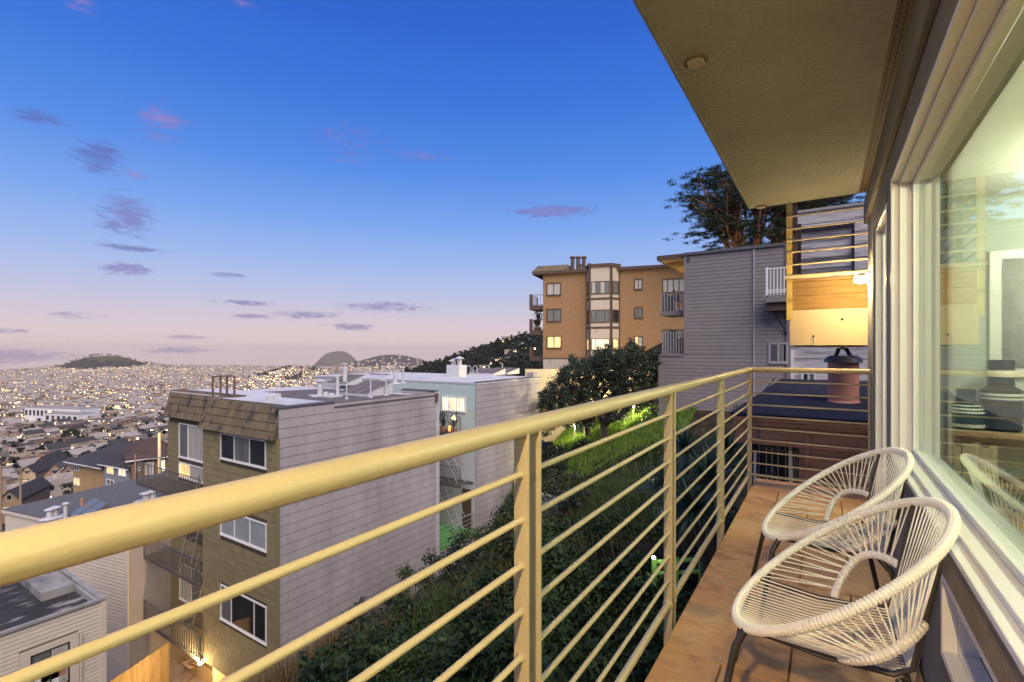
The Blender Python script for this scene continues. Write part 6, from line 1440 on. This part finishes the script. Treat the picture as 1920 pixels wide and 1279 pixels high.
near_house(195, 243, 869, 915, 77, -3, 11, MT['greyblue'], PAL['roofdark'], 1.6, 'house', 'blue grey house with white windows next to the tan stucco house', [(200,873,214,889,'warm'),(222,876,237,893,'warmhi'),(200,899,214,910,'panemid')], .6)
near_house(246, 318, 862, 915, 72, 3, 11, MT['browns'], mat('dark brown roof', (.075,.05,.038), .9, .2, 2), 2.0, 'house', 'brown shingled house with a steep brown roof under the fire escape', [(256,864,264,883,'panemid'),(272,867,288,890,'panecurt'),(296,862,312,884,'warmhi')], .7)
for i, (x, y, w, dd_, wl, rf) in enumerate(((45,889,20,178,PAL['cream'],PAL['roofdark']),(68,883,36,188,MT['redhouse'],PAL['roofdark']),(96,888,24,176,PAL['pink'],PAL['roofmid']),(122,889,24,168,PAL['pink'],PAL['roofmid']),(10,938,24,112,PAL['tan'],PAL['roofdark']))):
    a = CH((x-w/2-HX)/FPX*dd_, dd_); W = Wall(a[0], a[1], rad(YAW)+.35); L_ = w/FPX*dd_*1.25; z1 = EYE-(y-HY)/FPX*dd_; dp = 13
    t = thing('gabled_house', (float(a[0]), float(a[1]), z1-6), ['small cream gabled house left of the dark red one','dark red gabled house among small roofs below','small pinkish gabled house right next to the dark red one','small pinkish gabled house beside the tan stucco house','tan gabled house low behind the corner of the gravel roof'][i], 'house')
    M().wb(W, 0, L_, z1-8, z1, -dp, 0).build('wall', wl, t); rh = L_*.55
    m = M(); m.add([W.pt(0,z1,0),W.pt(L_,z1,0),W.pt(L_/2,z1+rh,0),W.pt(0,z1,-.3),W.pt(L_,z1,-.3),W.pt(L_/2,z1+rh,-.3)], [(0,1,2),(5,4,3),(0,3,4,1),(1,4,5,2),(2,5,3,0)]); m.build('gable', wl, t)
    m = M()
    for s, u in ((0,-.35),(1,L_+.35)):
        lo = z1-.3; m.hexa([W.pt(u,lo,.4),W.pt(u,lo,-dp-.3),W.pt(u,lo+.14,-dp-.3),W.pt(u,lo+.14,.4),W.pt(L_/2,z1+rh,.4),W.pt(L_/2,z1+rh,-dp-.3),W.pt(L_/2,z1+rh+.16,-dp-.3),W.pt(L_/2,z1+rh+.16,.4)])
    m.build('roof', rf, t)
    window(W, t, (L_*.36,L_*.64,z1-.2,z1+1.1), PAL['white'], ['pane'], fw=.1, n0=.002)
    window(W, t, (L_*.2,L_*.5,z1-3.2,z1-1.7), PAL['white'], ['warm' if i != 1 else 'pane','warm' if i != 1 else 'pane'], fw=.1, n0=.002)
# poles
def pole(px, yt, yb, dep, label, lit=False):
    p, q = at(px, yb, dep), at(px, yt, dep); t = thing('utility_pole', p, label, 'pole')
    M().tube([p-Vector((0,0,4)), q], [.16,.11], 8).build('pole', mat('pole timber', (.30,.21,.13), .9, .2, 1), t)
    ax = Vector((cR[0], cR[1], 0)).lerp(Vector((cF[0], cF[1], 0)), .3).normalized()
    for k, w in ((.35, 1.1), (1.5, .9)):
        c = q-Vector((0,0,k)); M().box(-w,w,-.06,.06,-.07,.07).build('cross_arm', MT['brownpipe'], None)
        o = bpy.context.scene.collection.objects[-1]; o.parent = t; o.location = c-Vector(p); o.rotation_euler = (0,0,math.atan2(ax.y, ax.x))
    return t
def wires(t, a, b, n):
    for k in range(n):
        o_ = Vector((cR[0], cR[1], 0))*(k-(n-1)/2)*.7; p, q = a+o_, b+o_
        M().tube([p.lerp(q, i/10)-Vector((0,0,4*.55*(i/10)*(1-i/10))) for i in range(11)], .014, 4).build('wire', MT['dark'], t)
u_pole = pole(38.5, 880, 942, 70, 'wooden utility pole with cross arms behind the gravel roof corner')
wires(u_pole, at(38.5, 885, 70), at(254, 857, 66), 3); wires(u_pole, at(38.5, 885, 70), at(-60, 905, 60), 3)
pole(1.5, 872, 960, 55, 'wooden utility pole cut by the picture edge near the tan gabled house')
pole(254, 852, 905, 66, 'wooden utility pole with cross arms in front of the brown shingled house')
p, q = at(299, 900, 58), at(299, 812, 58)
sl_ = thing('street_lamp', p, 'tall floodlit pale street lamp post standing beside the fire escape', 'lamp')
M().tube([p-Vector((0,0,5)), q], [.2,.16], 10).build('post', mat('pale lamp post', (.80,.66,.38), .5, .05, 1), sl_)
for s in (-1, 1): M().tube([q, q+Vector((cR[0]*s*.5,cR[1]*s*.5,.35)), q+Vector((cR[0]*s*.9,cR[1]*s*.9,.4))], .05, 6).build('arm', MT['irongrey'], sl_)
for s in (-1, 1): M().ball(q+Vector((cR[0]*s*.9,cR[1]*s*.9,.36)), .14,.14,.07).build('lamp_head', emit('street lamp head', (1,.78,.42), 5), sl_)
l_ = bpy.data.lights.new('street_lamp_glow', 'POINT'); l_.energy = 160; l_.color = (1,.66,.26); l_.shadow_soft_size = .2
o = bpy.data.objects.new('street_lamp_glow', l_); C.objects.link(o); o.parent = sl_; o.location = (q-p)+Vector((-cF[0]*2.0,-cF[1]*2.0,-.5))
# ------------------------------------------------------------------ trees of the city and the wooded shoulder
def tree_mesh(kind, n):
    cs = []
    for k in range(16):
        a = random.uniform(0, 6.28); r = random.random()**.5
        if kind == 'conifer': z = random.uniform(.15, 1); r *= (1.06-z)*.34; cs.append((r*math.cos(a), r*math.sin(a), z))
        else: z = .26+.66*random.random()*(1-r*.35); cs.append((r*.42*math.cos(a), r*.42*math.sin(a), z))
    V, s = clump(cs, (.13,.13,.10) if kind != 'conifer' else (.10,.10,.07), n, .038, .55, .2, .4); return V, s
TM = []
for i in range(6):
    kind = 'conifer' if i % 3 == 2 else 'round'; V, s = tree_mesh(kind, 60)
    me = np_mesh('crown', V, np.arange(len(V)).reshape(-1, 4), MT['leafcity'], shade=s)
    m = M().tube([(0,0,-.3),(.01,0,.3),(0,.01,.75)], [.03,.022,.01], 6)
    for k in range(4): a = k*1.6; m.tube([(0,0,.35+.05*k),(.2*math.cos(a),.2*math.sin(a),.62+.05*k)], [.014,.005], 5)
    TM.append((kind, me, m.mesh('trunk', MT['barkdark']), V, s))
TLAB = {}
def city_tree(px, dep, h, wide, label, group, kind=None):
    p = CH((px-HX)/FPX*dep, dep); z = terr1(p[0], p[1]); i = random.choice([j for j in range(6) if not kind or TM[j][0] == kind])
    t = thing('tree', (float(p[0]), float(p[1]), z), label, 'tree', group, random.uniform(0, 6))
    t.scale = (h*wide, h*wide, h)
    for nm, me in (('crown', TM[i][1]), ('trunk', TM[i][2])):
        o = bpy.data.objects.new(nm, me); C.objects.link(o); o.parent = t
    return t
NT = [(25,850,1,8),(60,835,1,9),(85,838,1,8),(120,842,1,9),(172,800,1,9),(180,832,1,11),(205,836,1,11),(225,842,1,9),(205,735,1,12),(225,742,1,14),(290,806,1,10),(245,800,1,8),(12,822,1,12),(45,828,1,12),(70,862,1,7),(150,868,1,7),
      (100,868,1,8),(110,862,1,8),(90,872,1,8),(20,880,1,9),(45,872,1,9),(260,770,1,9),(140,760,1,11),(118,752,1,12),(270,745,1,9),(300,770,1,8),(165,852,1,7),(190,850,1,7)]
zz_ = np.geomspace(85, 3000, 400)
for i, (x, y, w, h) in enumerate(NT):
    P = (x-HX)/FPX*zz_[:, None]*cR+zz_[:, None]*cF; yy_ = HY-(terr(P[:, 0], P[:, 1])+h*.35-EYE)*FPX/zz_
    dd_ = zz_[int(np.argmin(np.abs(yy_-y)))]
    city_tree(x, dd_, h, random.uniform(.9, 1.5), 'dark rounded street tree among the houses of the lamp lit city', 'trees among the city houses', 'round')
for i in range(8): city_tree(150+i*11, 128+i*2, 8.5, 1.2, 'dark tree in the leafy row behind the tan stucco house', 'row of trees behind the tan house', 'round')
for i, (x, h) in enumerate(((168,11),(172,13),(178,12),(184,12),(190,9),(202,12),(206,11))): city_tree(x, 2990, h*1.35, 1.5, 'tiny wind shaped tree on the bare hilltop', 'trees on the bare hilltop', 'round')
for i in range(22): city_tree(random.choice((random.uniform(255,335), random.uniform(20,150))), random.uniform(2700, 2950), 17, 1.5, 'dark tree on the shoulder of the bare hill', 'trees on the shoulder of the bare hill', 'round')
for i in range(34): city_tree(random.gauss(520, 34), random.uniform(1650, 1900), 17, 1.4, 'dark tree on the low wooded knoll', 'trees on the wooded knoll', 'round')
for i in range(230):
    x = random.uniform(735, 1015); dd_ = random.uniform(150, 760)
    city_tree(x, dd_, random.uniform(8, 13), random.uniform(1.0, 1.5), 'dark tree of the wooded hillside beyond the pale roofs', 'trees of the wooded hillside')
city_tree(838, 105, 17, 1.25, 'large dark conifer rising behind the boxed chimney', None, 'conifer'); city_tree(858, 112, 14, 1.35, 'broad dark tree next to the boxed chimney', None, 'round'); city_tree(800, 120, 13, 1.4, 'dark round tree beyond the pale roof pipes', None, 'round')
# the uncountable rest of the trees
VV = []; SS = []
for _ in range(2100):
    x = RNG.uniform(-60, 420) if RNG.random() < .7 else RNG.uniform(420, 1000); dd_ = (190+3000*RNG.random()**1.25 if RNG.random() < .8 else RNG.uniform(230, 900)) if x < 330 else RNG.uniform(900, 3300); p = CH((x-HX)/FPX*dd_, dd_)
    k, _a, _b, V, s = TM[int(RNG.integers(6))]; h = RNG.uniform(7, 14); nl = 520 if dd_ < 600 else 170; sel = RNG.integers(0, len(s), nl)
    Vq = V.reshape(-1, 4, 3)[sel]; c_ = Vq.mean(1, keepdims=True); Vq = c_+(Vq-c_)*(1.2 if dd_ < 600 else 2.2)
    VV.append(Vq.reshape(-1, 3)*np.array([h*1.2, h*1.2, h])+np.array([p[0], p[1], terr1(p[0], p[1])])); SS.append(s[sel])
for _ in range(900):
    x = RNG.uniform(725, 1020); dd_ = RNG.uniform(220, 800); p = CH((x-HX)/FPX*dd_, dd_)
    k, _a, _b, V, s = TM[int(RNG.integers(6))]; h = RNG.uniform(6, 11); sel = RNG.integers(0, len(s), 150)
    Vq = V.reshape(-1, 4, 3)[sel]; c_ = Vq.mean(1, keepdims=True); Vq = c_+(Vq-c_)*2.2
    VV.append(Vq.reshape(-1, 3)*np.array([h*1.3, h*1.3, h])+np.array([p[0], p[1], terr1(p[0], p[1])])); SS.append(s[sel])
V = np.concatenate(VV); put('city_trees', np_mesh('city_trees', V, np.arange(len(V)).reshape(-1, 4), MT['leafcity'], shade=np.concatenate(SS)), kind='stuff')
# ================================================================== haze
HZ = True
if HZ:
    m = bpy.data.materials.new('haze'); m.use_nodes = True; nt = m.node_tree; nt.nodes.clear()
    pv = nt.nodes.new('ShaderNodeVolumePrincipled'); pv.inputs['Color'].default_value = (.97,.82,.70,1); pv.inputs['Density'].default_value = .000050; pv.inputs['Anisotropy'].default_value = .1
    o_ = nt.nodes.new('ShaderNodeOutputMaterial'); nt.links.new(pv.outputs[0], o_.inputs['Volume'])
    hz = M().box(-12800, 12800, -12800, 12800, -520, 95).build('haze', m); hz['kind'] = 'stuff'
